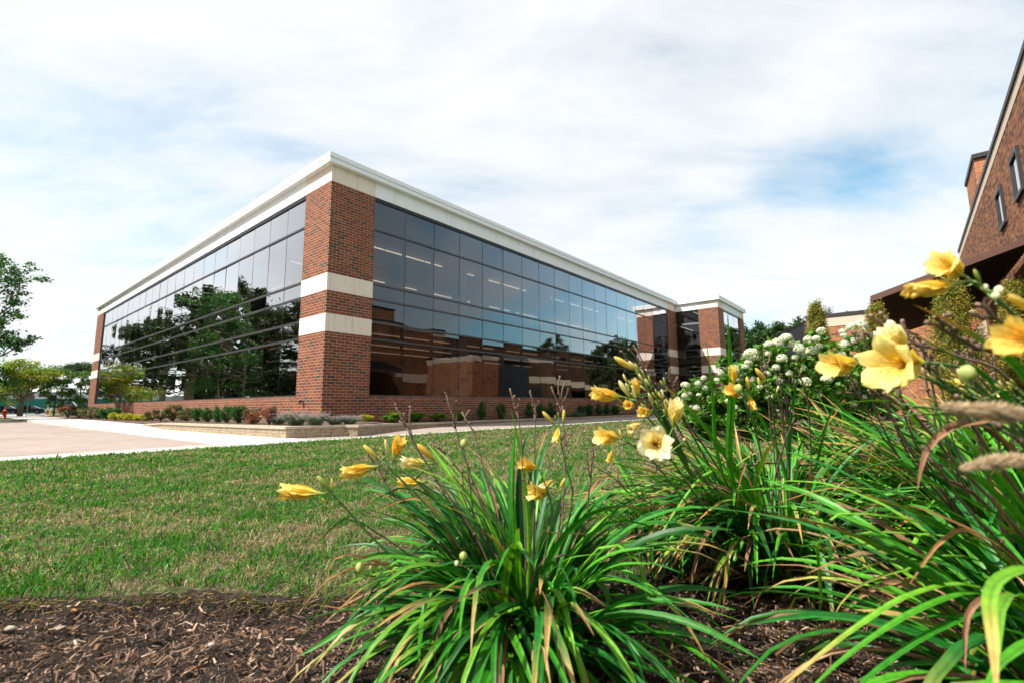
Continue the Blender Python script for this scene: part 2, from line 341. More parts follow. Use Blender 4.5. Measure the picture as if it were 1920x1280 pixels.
def grid_sheet(name, xs, ys, zf, mat, keep=None):
    X, Y = np.meshgrid(xs, ys); Z = zf(X, Y); nx, ny = len(xs), len(ys)
    i, j = np.meshgrid(np.arange(nx-1), np.arange(ny-1)); k = (j*nx+i).ravel()
    Fq = np.stack([k, k+1, k+nx+1, k+nx], 1)
    if keep is not None:
        cx = (X[:-1, :-1]+X[1:, 1:])/2; cy = (Y[:-1, :-1]+Y[1:, 1:])/2; Fq = Fq[keep(cx, cy).ravel()]
    m = MB(); m.add(np.stack([X, Y, Z], -1).reshape(-1, 3), Fq); o = m.obj(name, mat, smooth=True); o['kind'] = 'structure'; return o
U_LAWN = -4.95
def lawn_sheet():
    xs = np.arange(-26, 22, .12); ts = np.concatenate([[-.06, 0], np.cumsum(np.linspace(.05, .4, 125))]); X, T = np.meshgrid(xs, ts); Y = edge_y(X)+T
    Z = terr(X, Y)-.004+.012*np.sin(X*3.1+Y*1.3)*np.sin(Y*2.7); Z[0] -= .08; nx, ny = len(xs), len(ts)
    i, j = np.meshgrid(np.arange(nx-1), np.arange(ny-1)); k = (j*nx+i).ravel(); Fq = np.stack([k, k+1, k+nx+1, k+nx], 1)
    cx = (X[:-1, :-1]+X[1:, 1:])/2; cy = (Y[:-1, :-1]+Y[1:, 1:])/2
    Fq = Fq[(uv_of(cx, cy)[0] < U_LAWN-.02).ravel()]
    m = MB(); m.add(np.stack([X, Y, Z], -1).reshape(-1, 3), Fq); o = m.obj('lawn', M_SOIL, smooth=True); o['kind'] = 'structure'
lawn_sheet()
# near mulch bed: a shallow heap with a cut edge against the lawn
_rx = rng.random((64, 64)); 
def mz(X, Y):
    b = .018*np.sin(X*11+Y*5)*np.sin(Y*13-X*3)+.012*np.sin(X*29)*np.sin(Y*31+1)+.02*np.sin(X*4.1+2)*np.sin(Y*3.7)
    t = np.clip((edge_y(X)-Y)/.14, 0, 1)
    return .012+terr(X, Y)*0-.045*t*(1-np.clip((edge_y(X)-Y-.14)/.5, 0, 1))+b*np.clip((edge_y(X)-Y)/.1, 0, 1)
grid_sheet('mulch_bed', np.arange(-4.6, 7, .03), np.arange(-1.0, 4.2, .03), mz, M_MULCH, lambda x, y: (y < edge_y(x)+.02))
# hydrangea bed on the rise
def bed2_in(x, y): return np.hypot((x-8.4)/5.0, (y-10.8)/3.6) < 1+.06*np.sin(x*2.3)
grid_sheet('shrub_bed', np.arange(2, 15, .1), np.arange(5, 16, .1), lambda X, Y: terr(X, Y)+.02, M_MULCH2, lambda x, y: bed2_in(x, y) & (uv_of(x, y)[0] < U_LAWN-.4))
# pavers, walks
def usheet(name, P, mat): return sheet(name, [tuple(B(u, v, z)) for u, v, z in P], mat)
def in_building_frame(o):    # geometry authored as (v, u, z) in the building frame
    o.location = Vector(CORNER); o.rotation_euler = (0, 0, R(90)-a_); return o
def bf_obj(name, m, mat, kind='structure', **k):
    o = m.obj(name, mat, **k); in_building_frame(o)
    if kind: o['kind'] = kind
    return o
m = MB(); m.add([(-90, -4.1, -.012), (-4.42, -4.1, -.012), (-4.42, 30, -.012), (-90, 30, -.012)], [[0, 1, 2, 3]]); bf_obj('paver_drive', m, M_PAVER)
m = MB(); m.box(-60, -4.42, U_LAWN, -4.1, -.05, .004); bf_obj('concrete_strip', m, M_CONC2)
m = MB()
sec = [(U_LAWN, -4.42, -2.6, .008), (-3.4, -4.42, -2.6, .01), (5.0, -4.44, -2.6, .012), (6.6, -4.46, -2.6, .10), (16.5, -4.5, -2.4, .12), (40, -4.6, -1.8, .13), (75, -5.2, -1.6, .13)]
V = []; 
for u, v0, v1, z in sec: V += [(v0, u, z-.14), (v0, u, z), (v1, u, z)]
Fq = []
for i in range(len(sec)-1):
    for k in range(2): Fq.append([3*i+k, 3*i+k+1, 3*i+k+4, 3*i+k+3])
m.add(V, [f[::-1] for f in Fq]); bf_obj('sidewalk', m, M_SIDE)
m = MB(); m.box(-4.42, 60, U_LAWN, U_LAWN+.42, -.05, .006); bf_obj('path_edge', m, M_CONC2)
m = MB(); m.add([(-2.6, U_LAWN+.42, .003), (60, U_LAWN+.42, .003), (60, .1, .003), (-2.6, .1, .003)], [[0, 1, 2, 3]]); bf_obj('path', m, M_PAVER)
# planting beds along both facades
m = MB(); bu = [(-3.5, .27), (6, .27), (9, .24), (16, .2), (37, .17), (50, .15)]
V = []
for u, z in bu: V += [(-2.75 if u < 7 else -2.7+(u-7)*.02, u, z if u < 7 else .13+.0*u), (-1.9, u, z), (.05, u, z+.04)]
Fq = []
for i in range(len(bu)-1):
    for k in range(2): Fq.append([3*i+k, 3*i+k+1, 3*i+k+4, 3*i+k+3])
m.add(V, [f[::-1] for f in Fq])
bf_obj('planting_bed', m, M_MULCH2)
m = MB(); m.add([(-2.6, -3.5, .265), (-1.3, -3.85, .265), (-1.2, -4.05, .265), (2.2, -2.1, .2), (7, -.95, .12), (31, -.75, .08), (31, .02, .12), (7, .02, .2), (0, .02, .27), (-2.6, .02, .27)], [[0, 1, 2, 3, 4, 5, 6, 7, 8, 9]]); bf_obj('planting_bed', m, M_MULCH)
# low retaining wall (stepped plan, cap course on top)
rw = empty('retaining_wall', B(0, 0), R(90)-a_, 'low tan split-face block retaining wall with cap course along the planting beds', 'retaining wall')
path = [(-3.15, 7.2), (-3.05, 5.4), (-2.95, .9), (-2.75, -3.45), (-1.38, -3.82), (-1.22, -4.12), (.6, -3.05), (2.25, -2.2), (6.9, -1.05), (15, -.95), (31, -.85)]
hts = [.16, .24, .26, .28, .28, .28, .24, .18, .13, .09, .07]
def ribbon(path, hts, z0f, z1f, out0, thick, name, mat, parent):
    m = MB(); P = np.array(path, float); n = len(P)
    T = np.gradient(P, axis=0)
    N = []
    for i in range(n):
        a = P[i]-P[i-1] if i else P[1]-P[0]; b = P[i+1]-P[i] if i < n-1 else a
        na = np.array([a[1], -a[0]])/np.hypot(*a)*-1; nb = np.array([b[1], -b[0]])/np.hypot(*b)*-1
        # outward side = away from the building
        k = na+nb; k = k/np.hypot(*k); k = k/max(.35, k@na); N.append(k)
    N = np.array(N)*-1
    V = []
    for i in range(n):
        o = P[i]+N[i]*out0; ii = P[i]-N[i]*thick; z0 = z0f(hts[i]); z1 = z1f(hts[i])
        V += [(*o, z0), (*o, z1), (*ii, z1), (*ii, z0)]
    Fq = []
    for i in range(n-1):
        for k in range(4): Fq.append([4*i+k, 4*i+(k+1) % 4, 4*i+4+(k+1) % 4, 4*i+4+k])
    Fq += [[0, 3, 2, 1], [4*n-4, 4*n-3, 4*n-2, 4*n-1]]
    m.add(V, [f[::-1] for f in Fq]); return m.obj(name, mat, parent)
ribbon(path, hts, lambda h: -.02, lambda h: h-.055, 0., .22, 'block_course', M_BLOCK, rw)
ribbon(path, hts, lambda h: h-.052, lambda h: h+.01, .035, .26, 'cap_course', M_CAPST, rw)
# ------------------------------------------------------------------ main building (x = along right facade, y = along left facade)
RZ = R(90)-a_
bld = empty('office_building', B(0, 0), RZ, 'two-storey red brick building with dark glass walls, pale stone bands and white roof edge', 'building')
PL, L1, L2 = 1.83, 36.4, 38.87
R1, R2, R3, R4, R5, WG, W2 = 30.82, 32.68, 34.24, 39.22, 40.73, -3.56, -1.95
ZS, ZB2, ZT2, ZB1, ZT1, ZH, ZP, ZC0, ZC1 = 1.147, 3.33, 3.95, 4.77, 5.39, 8.767, 9.37, 9.37, 9.70
# brick: corner piers, low walls, wing piers
def brick_part(name, boxes, label=None):
    m = MB()
    for b in boxes: m.box(*b)
    o = m.obj(name, M_BRICK, bld)
    return o
brick_part('pier', [(0, PL, 0, PL, -.05, ZH)])
brick_part('pier', [(0, .5, L1, L2, -.05, ZH)])
brick_part('pier', [(R1, R2+.0, 0, .6, -.05, ZH)])
brick_part('pier', [(R2, R3, WG, W2, -.05, ZH)])
brick_part('pier', [(R4, R5, WG, WG+.6, -.05, ZH)])
brick_part('wall', [(0, .3, PL, L1, -.05, ZS-.10)])
brick_part('wall', [(PL, R1, 0, .3, -.05, ZS-.10)])
brick_part('wall', [(R2, R2+.3, W2, 0, -.05, ZS-.10)])
brick_part('wall', [(R3, R4, WG, WG+.3, -.05, ZS-.10)])
# rear brick walls
brick_part('wall', [(.5, R5, L2-.3, L2-.001, -.05, ZH)])
brick_part('wall', [(R5-.3, R5-.001, WG+.6, L2-.3, -.05, ZH)])
# soldier course sills
M_SOLD = brick_mat('soldier_brick', RED, (.60, .47, .37), bw=.1016, bh=.3048, mo=.012)
m = MB(); m.box(-.002, .302, PL, L1, ZS-.10, ZS-.003); m.obj('soldier_course', M_SOLD, bld)
m = MB(); m.box(PL, R1, -.002, .302, ZS-.10, ZS-.003); m.obj('soldier_course', M_SOLD, bld)
# stone bands (a few mm proud)
e = .006
def band(x0, x1, y0, y1, z0, z1):
    m = MB(); m.box(x0-e, x1+e, y0-e, y1+e, z0, z1); m.obj('stone_band', M_STONE, bld)
for z0, z1 in ((ZB2, ZT2), (ZB1, ZT1), (ZH, ZP)):
    band(0, PL, 0, PL, z0, z1); band(0, .5, L1, L2, z0, z1); band(R1, R2-.012, 0, .6, z0, z1); band(R2, R3, WG, W2, z0, z1); band(R4, R5, WG, WG+.6, z0, z1)
# white fascia panels over the glass
for bx in ((.0, .4, PL+.008, L1-.008), (PL+.008, R1-.008, .0, .4), (R2+.002, R2+.4, W2+.008, -.008), (R3+.008, R4-.008, WG, WG+.4)):
    m = MB(); m.box(*bx, ZH+.004, ZP); m.obj('fascia', M_FASCIA, bld)
# roof edge: two metal courses and the roof deck, following the plan outline
outline = [(0, 0), (R2, 0), (R2, WG), (R5, WG), (R5, L2), (0, L2)]
def offset_poly(P, d):
    n = len(P); out = []
    for i in range(n):
        p0, p1, p2 = [np.array(P[k % n], float) for k in (i-1, i, i+1)]
        a = (p1-p0)/np.linalg.norm(p1-p0); b = (p2-p1)/np.linalg.norm(p2-p1)
        na = np.array([a[1], -a[0]]); nb = np.array([b[1], -b[0]])
        out.append(tuple(p1+(na+nb)*d if abs(a@b) < .5 else p1+na*d))
    return out
def prism(name, P, z0, z1, mat, parent):
    n = len(P); m = MB(); V = [(x, y, z0) for x, y in P]+[(x, y, z1) for x, y in P]
    m.add(V, [list(range(n))[::-1], list(range(n, 2*n))]+[[i, (i+1) % n, (i+1) % n+n, i+n] for i in range(n)]); return m.obj(name, mat, parent)
prism('cornice', offset_poly(outline, .20), ZP+.002, ZP+.165, M_CORNICE, bld)
prism('joint_strip', offset_poly(outline, .185), ZP+.165, ZP+.180, M_JOINT, bld)
prism('coping', offset_poly(outline, .215), ZP+.180, ZP+.35, M_CORNICE, bld)
# ---- glazing: every bay is one window: panes with slightly different tilt, frame as sub-part
ZR = [ZS, 3.25, 3.87, 4.77, 5.35, 7.50, ZH-.12]
def bay(x0, x1, levels, plane, axis, side, out):
    """axis 'x': facade runs along x (plane = y); axis 'y': runs along y (plane = x). out = -1 towards the viewer"""
    m = MB()
    for z0, z1 in zip(levels[:-1], levels[1:]):
        tx, tz = rng.normal(0, .0032), rng.normal(0, .0036); bow = rng.normal(.0013, .0014)
        n = 4; X = np.linspace(x0+.011, x1-.011, n+1); Z = np.linspace(z0+.03, z1-.03, n+1)
        XX, ZZ = np.meshgrid(X, Z); a = (XX-(x0+x1)/2)/(x1-x0)*2; b = (ZZ-(z0+z1)/2)/(z1-z0)*2
        D = plane+tx*(XX-(x0+x1)/2)+tz*(ZZ-(z0+z1)/2)+bow*(1-a*a)*(1-b*b)*2
        V = np.stack([XX, D, ZZ], -1) if axis == 'x' else np.stack([D, XX, ZZ], -1)
        k = (np.arange(n)[:, None]*(n+1)+np.arange(n)[None]).ravel(); Fq = np.stack([k, k+1, k+n+2, k+n+1], 1)
        if axis == 'y': Fq = Fq[:, ::-1]
        m.add(V.reshape(-1, 3), Fq)
    w = m.obj('window', M_GLASS, bld, smooth=True)
    f = MB(); i = side
    def bx(a0, a1, d0, d1, z0, z1):
        if axis == 'x': f.box(a0, a1, min(d0, d1), max(d0, d1), z0, z1)
        else: f.box(min(d0, d1), max(d0, d1), a0, a1, z0, z1)
    bx(x0, x1, plane-out*.0, plane-out*.16, levels[0]-.003, levels[0]+.05)
    bx(x0, x1, plane+out*.05, plane-out*.16, levels[-1]-.01, levels[-1]+.115)
    for z in levels[1:-1]: bx(x0, x1, plane-out*.005, plane-out*.16, z-.03, z+.03)
    bx(x0-.009, x0+.011, plane+out*.004, plane-out*.012, levels[0], levels[-1])           # sealed joint
    bx(x0-.03, x0+.03, plane-out*.014, plane-out*.17, levels[0], levels[-1])       # mullion behind the glass
    f.c = [c*0+np.array([.02, .021, .024]) for c in f.c]; nb = len(f.c)
    for z in levels[1:-1]: bx(x0, x1, plane+out*.045, plane+out*.004, z-.033, z+.033)
    bx(x0, x1, plane+out*.05, plane+out*.004, levels[0]-.001, levels[0]+.045)
    f.c[nb:] = [c*0+np.array([.075, .075, .08]) for c in f.c[nb:]]
    f.obj('frame', M_FRAMEC, w, colors=True)
nR = 19; wR = (R1-PL)/nR
for i in range(nR): bay(PL+i*wR, PL+(i+1)*wR, ZR, .075, 'x', 1, -1)
nL = 22; wL = (L1-PL)/nL
for i in range(nL): bay(PL+i*wL, PL+(i+1)*wL, ZR, .075, 'y', 1, -1)
bay(W2, 0, ZR, R2+.075, 'y', 1, -1)
for i in range(3): bay(R3+i*(R4-R3)/3, R3+(i+1)*(R4-R3)/3, ZR, WG+.075, 'x', 1, -1)
# black returns at the far end of the glazing
m = MB(); m.box(.04, .3, L1-.05, L1-.002, ZS, ZH); m.obj('jamb', M_FRAME, bld)
# ---- interior: slabs, ceilings, rear walls, columns, lit tubes
def part(name, boxes, mat, parent=bld):
    m = MB()
    for b in boxes: m.box(*b)
    return m.obj(name, mat, parent)
part('floor_slab', [(.35, R5-.35, .35, L2-.35, .45, .60)], M_CARPET)
part('floor_slab', [(.9, R2-.2, .9, L2-.9, 4.28, 4.62)], M_CARPET)
part('ceiling', [(.9, R2-.2, .9, L2-.9, 4.24, 4.275)], M_CEIL)
part('ceiling', [(1.6, R5-.35, 1.6, L2-.35, 8.22, 8.27)], M_CEIL)
part('ceiling', [(.31, R5-.35, .31, L2-.35, 8.96, 9.0)], M_CEIL)
part('ceiling', [(R2+.3, R5-.35, WG+.35, .3, 8.96, 9.0), (R2+.3, R5-.35, WG+.6, .3, 4.24, 4.6)], M_CEIL)
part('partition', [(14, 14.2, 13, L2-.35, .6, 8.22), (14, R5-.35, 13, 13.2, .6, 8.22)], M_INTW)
part('partition', [(R2+.3, R5-.35, 2.2, 2.4, .6, 8.9)], M_INTW)  # added dark screen that keeps the view through the wing glass dark
part('beam', [(1.5, R2, 1.45, 1.6, 8.22, 8.96), (1.45, 1.6, 1.5, L2-.4, 8.22, 8.96)], M_INT)
cols = [(15.0, 1.5), (7.8, 1.5), (22.4, 1.5), (29.4, 1.5)]+[(1.5, y) for y in (9.7, 16.9, 24.2, 31.4)]
for x, y in cols: part('column', [(x-.27, x+.27, y-.27, y+.27, .6, 8.22)], M_INT)
part('panel', [(1.7, 1.9, 13.6, 14.3, .6, 2.9)], M_INT)
def tubes(z, rows, axis, a0, a1, gap):
    for r_ in rows:
        m = MB(); a = a0
        while a < a1:
            if axis == 'x': m.box(a, a+1.15, r_-.02, r_+.02, z-.05, z)
            else: m.box(r_-.02, r_+.02, a, a+1.15, z-.05, z)
            a += 1.22 if rng.random() < .85 else gap
        o = m.obj('ceiling_light', M_LAMP if z > 5 else M_LAMP2, bld)
tubes(8.1, [3.3, 8.4], 'x', 2.2, 14.5, 2.4); tubes(8.1, [3.3, 8.4], 'x', 17.5, 31, 2.0)
tubes(4.18, [4, 7.5, 10.5], 'x', 2.2, 31, 2.4)
tubes(4.18, [4, 7.5], 'y', 12.5, 34, 3.2); tubes(8.1, [4.5], 'y', 12.5, 30, 5)
tubes(8.8, [-1.2], 'x', R2+1, R5-1, 2); tubes(8.0, [.8], 'x', R2+1, R5-1, 2); tubes(4.1, [-.8], 'x', R2+1, R5-1, 2)
# hose tap on the left wall
m = MB(); uy, zz_ = on_v(568, 752, 0)
m.tube([(-.0, uy, zz_), (-.07, uy, zz_), (-.12, uy, zz_-.03), (-.13, uy, zz_-.10)], [.03, .028, .025, .022], 8); m.box(-.16, -.05, uy-.05, uy+.05, zz_+.01, zz_+.045)
m.obj('hose_tap', plain('dark_bronze', (.07, .04, .025), .5, .5, .5), bld)
# ------------------------------------------------------------------ brown brick building on the right
UW = -17.58
M_DARK = plain('dark_metal_coping', (.035, .032, .035), .5, .5, .3)
M_STONE2 = jointed('beige_stone', (.58, .47, .37), 1.2, .008, .1)
b2 = empty('brown_brick_building', B(UW, 0), RZ, 'tall brown brick building with beige stone band and narrow windows at the right edge', 'building')
def part2(name, boxes, mat, parent=b2, label=None):
    m = MB()
    for b in boxes: m.box(*b)
    o = m.obj(name, mat, parent)
    if label: o['label'] = label
    return o
# local: x = v, y = u-UW (0 = face towards the main building, negative = behind it)
part2('wall', [(3.0, 21.5, -9, 0, -.05, 7.34)], M_BRICK2)
part2('stone_band', [(2.99, 21.51, -9, .012, 7.34, 7.62)], M_STONE2)
part2('coping', [(2.95, 21.56, -9, .05, 7.62, 7.74)], M_DARK)
for x0, x1, z0, z1 in ((9.3, 10.1, 5.5, 6.36), (6.8, 7.6, 5.5, 6.36)):
    w = part2('window', [(x0, x1, .004, .02, z0, z1)], glass_mat('pale_glass', (.02, .02, .02), .35, 3) if x0 > 9 else bpy.data.materials['pale_glass'])
    part2('frame', [(x0-.09, x0, .002, .06, z0-.09, z1+.09), (x1, x1+.09, .002, .06, z0-.09, z1+.09), (x0, x1, .002, .06, z1, z1+.09), (x0, x1, .002, .06, z0-.09, z0)], M_DARK, w)
# raised block with its own coping
part2('raised_block', [(13.2, 15.8, -2.6, .014, 7.75, 8.80)], M_BRICK3)
part2('coping', [(13.12, 15.88, -2.66, .06, 8.80, 8.95)], M_DARK)
# long lower range beyond, with window band and projecting bay (mirrored in the glass opposite)
part2('wall', [(27, 62, -12, 0, -.05, 7.0)], M_BRICK5)
part2('coping', [(26.9, 62.1, -12, .06, 7.0, 7.14)], M_DARK)
part2('wall', [(21.5, 27, -12, -.6, -.05, 7.45)], M_BRICK5)
part2('stone_band', [(15.9, 62, 0.0, .03, 3.05, 3.70)], M_STONE2)
bayw = part2('projecting_bay', [(22.8, 35.5, -.5, 2.6, -.05, 5.15), ], M_BRICK4)
part2('stone_band', [(22.77, 35.53, -.5, 2.63, 5.15, 5.55)], M_STONE2); part2('stone_band', [(22.78, 35.52, -.5, 2.62, 3.05, 3.70)], M_STONE2)
for x in (25.2, 31.5): part2('doorway', [(x, x+2.6, 2.5, 2.63, 0, 2.6)], M_DARK)
for x in (38, 43, 48, 53): part2('window', [(x, x+3, .0, .03, 1.0, 2.7)], bpy.data.materials['pale_glass'])
part2('rooftop_unit', [(24, 29, -6, -3, 7.1, 8.0)], M_DARK)
# entrance canopy: a sloping ribbed metal roof hung on the wall
M_BROWN = plain('brown_metal', (.13, .065, .05), .45, .4, .2)
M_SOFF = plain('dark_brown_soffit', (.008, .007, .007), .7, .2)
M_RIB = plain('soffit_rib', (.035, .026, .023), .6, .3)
cz_w = .75+0; 
ea = at(1633, 556, 11.65); ua, va = uv_of(ea[0], ea[1]); eb = at(1920, 446, 10.0); ub, vb = uv_of(eb[0], eb[1])
cn = empty('entrance_canopy', B(UW, 0), RZ, 'brown sloping entrance canopy with dark ribbed underside fixed to the brown brick wall', 'canopy')
sl = (ea[2]-eb[2])/(ua-ub); y_out = ua-UW; z_out = ea[2]; z_in = z_out-sl*y_out; V0 = (va+vb)/2; V1 = V0+8.7
m = MB()
def slab(x0, x1, ya, yb, top, bot, mm):
    za, zb = z_in+sl*ya, z_in+sl*yb
    mm.add([(x0, ya, za-bot), (x1, ya, za-bot), (x1, yb, zb-bot), (x0, yb, zb-bot), (x0, ya, za-top), (x1, ya, za-top), (x1, yb, zb-top), (x0, yb, zb-top)], np.array([[0,3,2,1],[4,5,6,7],[0,1,5,4],[1,2,6,5],[2,3,7,6],[3,0,4,7]]))
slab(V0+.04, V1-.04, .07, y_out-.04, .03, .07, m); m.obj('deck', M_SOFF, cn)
m = MB(); slab(V0-.02, V0+.04, .07, y_out, 0, .14, m); m.obj('fascia', M_BROWN, cn)
m = MB(); slab(V1-.04, V1+.02, .07, y_out, 0, .14, m); m.obj('fascia', M_BROWN, cn)
m = MB(); slab(V0+.04, V1-.04, y_out-.04, y_out+.02, 0, .16, m); m.obj('eave', M_BROWN, cn)
x = V0+.22
while x < V1-.1:
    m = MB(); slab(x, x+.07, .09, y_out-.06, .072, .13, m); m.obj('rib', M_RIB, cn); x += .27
# low brick wing with pale band, seen between the conifers
p = B(0, 0); bq = at(1600, 584, 22.5); uq, vq = uv_of(bq[0], bq[1])
b3 = empty('low_brick_wing', B(UW, vq), RZ, 'low orange brick building with pale band and dark coping behind the conifers', 'building')
part2('wall', [(0, 6, -9, uq-UW+1.9, -.05, bq[2]-.62)], M_BRICK3, b3)
part2('stone_band', [(-.02, 6, -9, uq-UW+1.93, bq[2]-.62, bq[2]-.16)], M_STONE2, b3)
part2('coping', [(-.06, 6, -9, uq-UW+1.97, bq[2]-.16, bq[2])], M_DARK, b3)
# dark shelter with a sloping roof
sh = empty('dark_shelter', at(1500, 700, 26)*np.array([1, 1, 0]), 0, 'charcoal metal shelter with sloping roof behind the white hydrangeas', 'shelter')
b0 = np.array(sh.location)
def poly_prism(P, d, name, mat, parent):
    P = [np.array(p)-b0 for p in P]; d = np.array(d); n = len(P); m = MB()
    m.add(P+[p+d for p in P], [list(range(n)), list(range(n, 2*n))[::-1]]+[[i, i+n, (i+1) % n+n, (i+1) % n] for i in range(n)]); return m.obj(name, mat, parent)
A_, B_, C_ = at(1458, 632, 26), at(1512, 606, 26), at(1531, 603, 26)
fl = lambda p: np.array([p[0], p[1], 0.])
poly_prism([fl(A_), fl(B_), B_, A_], (2.5, 3, 0), 'side_wall', plain('charcoal_panel', (.04, .045, .055), .5, var=.1), sh)
poly_prism([fl(B_)+np.array([.02, 0, 0]), fl(C_)+np.array([1.2, 0, 0]), C_+np.array([1.2, 0, 0]), B_+np.array([.02, 0, 0])], (2.5, 3, 0), 'end_wall', plain('brown_grey_panel', (.10, .08, .075), .6), sh)
poly_prism([A_+np.array([-.15, 0, -.02]), B_+np.array([0, 0, .02]), B_+np.array([0, 0, .16]), A_+np.array([-.15, 0, .12])], (2.5, 3, 0), 'roof_edge', M_DARK, sh)
poly_prism([B_+np.array([.003, 0, .02]), C_+np.array([1.3, 0, 0.02]), C_+np.array([1.3, 0, .16]), B_+np.array([.003, 0, .16])], (2.5, 3, 0), 'roof_edge', M_DARK, sh)
# ------------------------------------------------------------------ foliage helpers
def unit(v): return v/(np.linalg.norm(v, axis=-1, keepdims=True)+1e-9)
def leaves(mb, P, size, col, up=.4, aspect=.5, jit=.35, bend=.25, cvar=.25, hue=.12, nrm=None):
    """one folded four-point leaf at each point of P"""
    n = len(P); s = size*(1+rng.uniform(-jit, jit, n))
    N = unit(rng.normal(size=(n, 3))+np.array([0, 0, up])*2 if nrm is None else nrm*1.2+rng.normal(size=(n, 3))*.6)
    T = unit(np.cross(N, rng.normal(size=(n, 3)))); S = np.cross(N, T)
    V = np.empty((n, 4, 3)); s = s[:, None]
    V[:, 0] = P-T*s*.5; V[:, 1] = P+S*s*aspect*.5-N*s*bend*.2; V[:, 2] = P+T*s*.5-N*s*bend*.4; V[:, 3] = P-S*s*aspect*.5-N*s*bend*.2
    k = np.arange(n)[:, None]*4
    col = np.broadcast_to(np.asarray(col, float), (n, 3))*(1+rng.uniform(-cvar, cvar, (n, 1)))*(1+rng.uniform(-hue, hue, (n, 3)))
    mb.add(V.reshape(-1, 3), np.concatenate([k+np.array([0, 1, 2]), k+np.array([0, 2, 3])]), np.repeat(col, 4, axis=0))
def blob_points(n, r, c=(0, 0, 0), shell=.6):
    d = unit(rng.normal(size=(n, 3))); rad = shell+(1-shell)*rng.random(n); rad = np.where(rng.random(n) < .25, rng.random(n)**.5, rad)
    return d*rad[:, None]*np.asarray(r)+np.asarray(c)
def make_tree(h, crown_r, trunk_h, trunk_r, nlimb, leaf, nleaf, cols, flat=.6, clump=.9, name='tree', spread=1.0, bark=None, conic=False, dens=1., lean=0., forks=False):
    """returns (trunk mesh, crown mesh)"""
    t = MB(); cl = []
    def limb(p, d, L, r, depth):
        n = 6; pts = [p]; dd = d.copy()
        for i in range(n):
            dd = unit(dd+rng.normal(size=3)*.16+np.array([0, 0, .05])); pts.append(pts[-1]+dd*L/n)
        pts = np.array(pts); t.tube(pts, np.linspace(r, r*.35, n+1), 5 if depth else 7, caps=False)
        if depth >= 2:
            cl.append((pts[-1], L)); cl.append((pts[3], L)); return
        cl.append((pts[-1], L*.6))
        for k in range(3 if depth else 4):
            i = rng.integers(2, n+1); nd = unit(dd*.8+rng.normal(size=3)*.75+np.array([0, 0, .15])); limb(pts[i], nd, L*rng.uniform(.42, .62), r*.5, depth+1)
    top = h if not forks else trunk_h
    n = 9; tp = np.stack([np.cumsum(rng.normal(0, .02*h/9, n))+lean*np.linspace(0, 1, n), np.cumsum(rng.normal(0, .02*h/9, n)), np.linspace(-.1, top*.93, n)], 1)
    t.tube(tp, np.linspace(trunk_r*1.15, trunk_r*(.15 if not forks else .8), n), 9, caps=False)
    for i in range(nlimb):
        f = (i+.5)/nlimb; z = trunk_h+(top*.93-trunk_h)*f if not forks else trunk_h*.93
        k = np.interp(z, tp[:, 2], tp[:, 0]), np.interp(z, tp[:, 2], tp[:, 1])
        an = i*2.4+rng.uniform(-.4, .4)
        prof = (1-.75*f) if conic else (math.sin(math.pi*min(1, .22+.72*f))**.7 if not forks else 1)
        el = rng.uniform(.0, .35)+.5*f if not forks else rng.uniform(.38, .72)
        limb(np.array([k[0], k[1], z]), np.array([math.cos(an)*math.cos(el), math.sin(an)*math.cos(el), math.sin(el)]), crown_r*prof*spread*rng.uniform(.75, 1.05)*.72, trunk_r*.42, 0 if not conic else 1)
    c = MB(); tot = sum(w for _, w in cl); Z = np.array([p[2] for p, _ in cl])
    for p, w in cl:
        k = max(8, int(nleaf*w/tot)); r = clump*rng.uniform(.6, 1.25)
        P = blob_points(k, (r, r, r*flat), p, .3)
        ci = cols[rng.integers(len(cols))]
        leaves(c, P, leaf, np.array(ci)*rng.uniform(.75, 1.2), up=.5)
    return t.mesh('trunk', bark or M_BARK, True), c.mesh('crown', M_LEAF, False, True)
def place_tree(meshes, loc, rz, s, label, group, cat='tree', name='tree'):
    t = empty(name, loc, rz, label, cat, group); t.scale = (s, s, s)
    link('trunk', meshes[0], t); link('crown', meshes[1], t); return t
G_OAK = [(.016, .038, .009), (.022, .05, .011), (.04, .065, .015), (.014, .032, .010), (.06, .07, .015)]
G_YEL = [(.26, .34, .035), (.33, .37, .04), (.19, .30, .03), (.36, .33, .05), (.15, .25, .03)]
G_MID = [(.07, .17, .035), (.10, .21, .04), (.05, .13, .035), (.16, .23, .05)]
G_PINE = [(.02, .05, .025), (.03, .07, .03), (.04, .09, .035)]
oaks = [make_tree(14, 6.2, 2.6, .26, 15, .30, 17000, G_OAK, flat=.42, clump=.95, bark=M_BARK2), make_tree(13, 5.4, 3.0, .24, 14, .30, 15000, G_OAK, flat=.45, clump=.9, bark=M_BARK2), make_tree(14.5, 5.6, 2.8, .26, 15, .30, 16000, G_OAK[2:]+G_OAK[:2], flat=.4, clump=1.0, bark=M_BARK2)]
pines_d = [make_tree(13, 4.0, 1.5, .22, 22, .42, 9000, [(.012, .028, .012), (.02, .04, .015)], flat=.6, clump=1.1, conic=True), make_tree(12, 4.8, 1.4, .22, 17, .42, 10000, [(.015, .032, .012), (.025, .045, .015)], flat=.7, clump=1.4)]
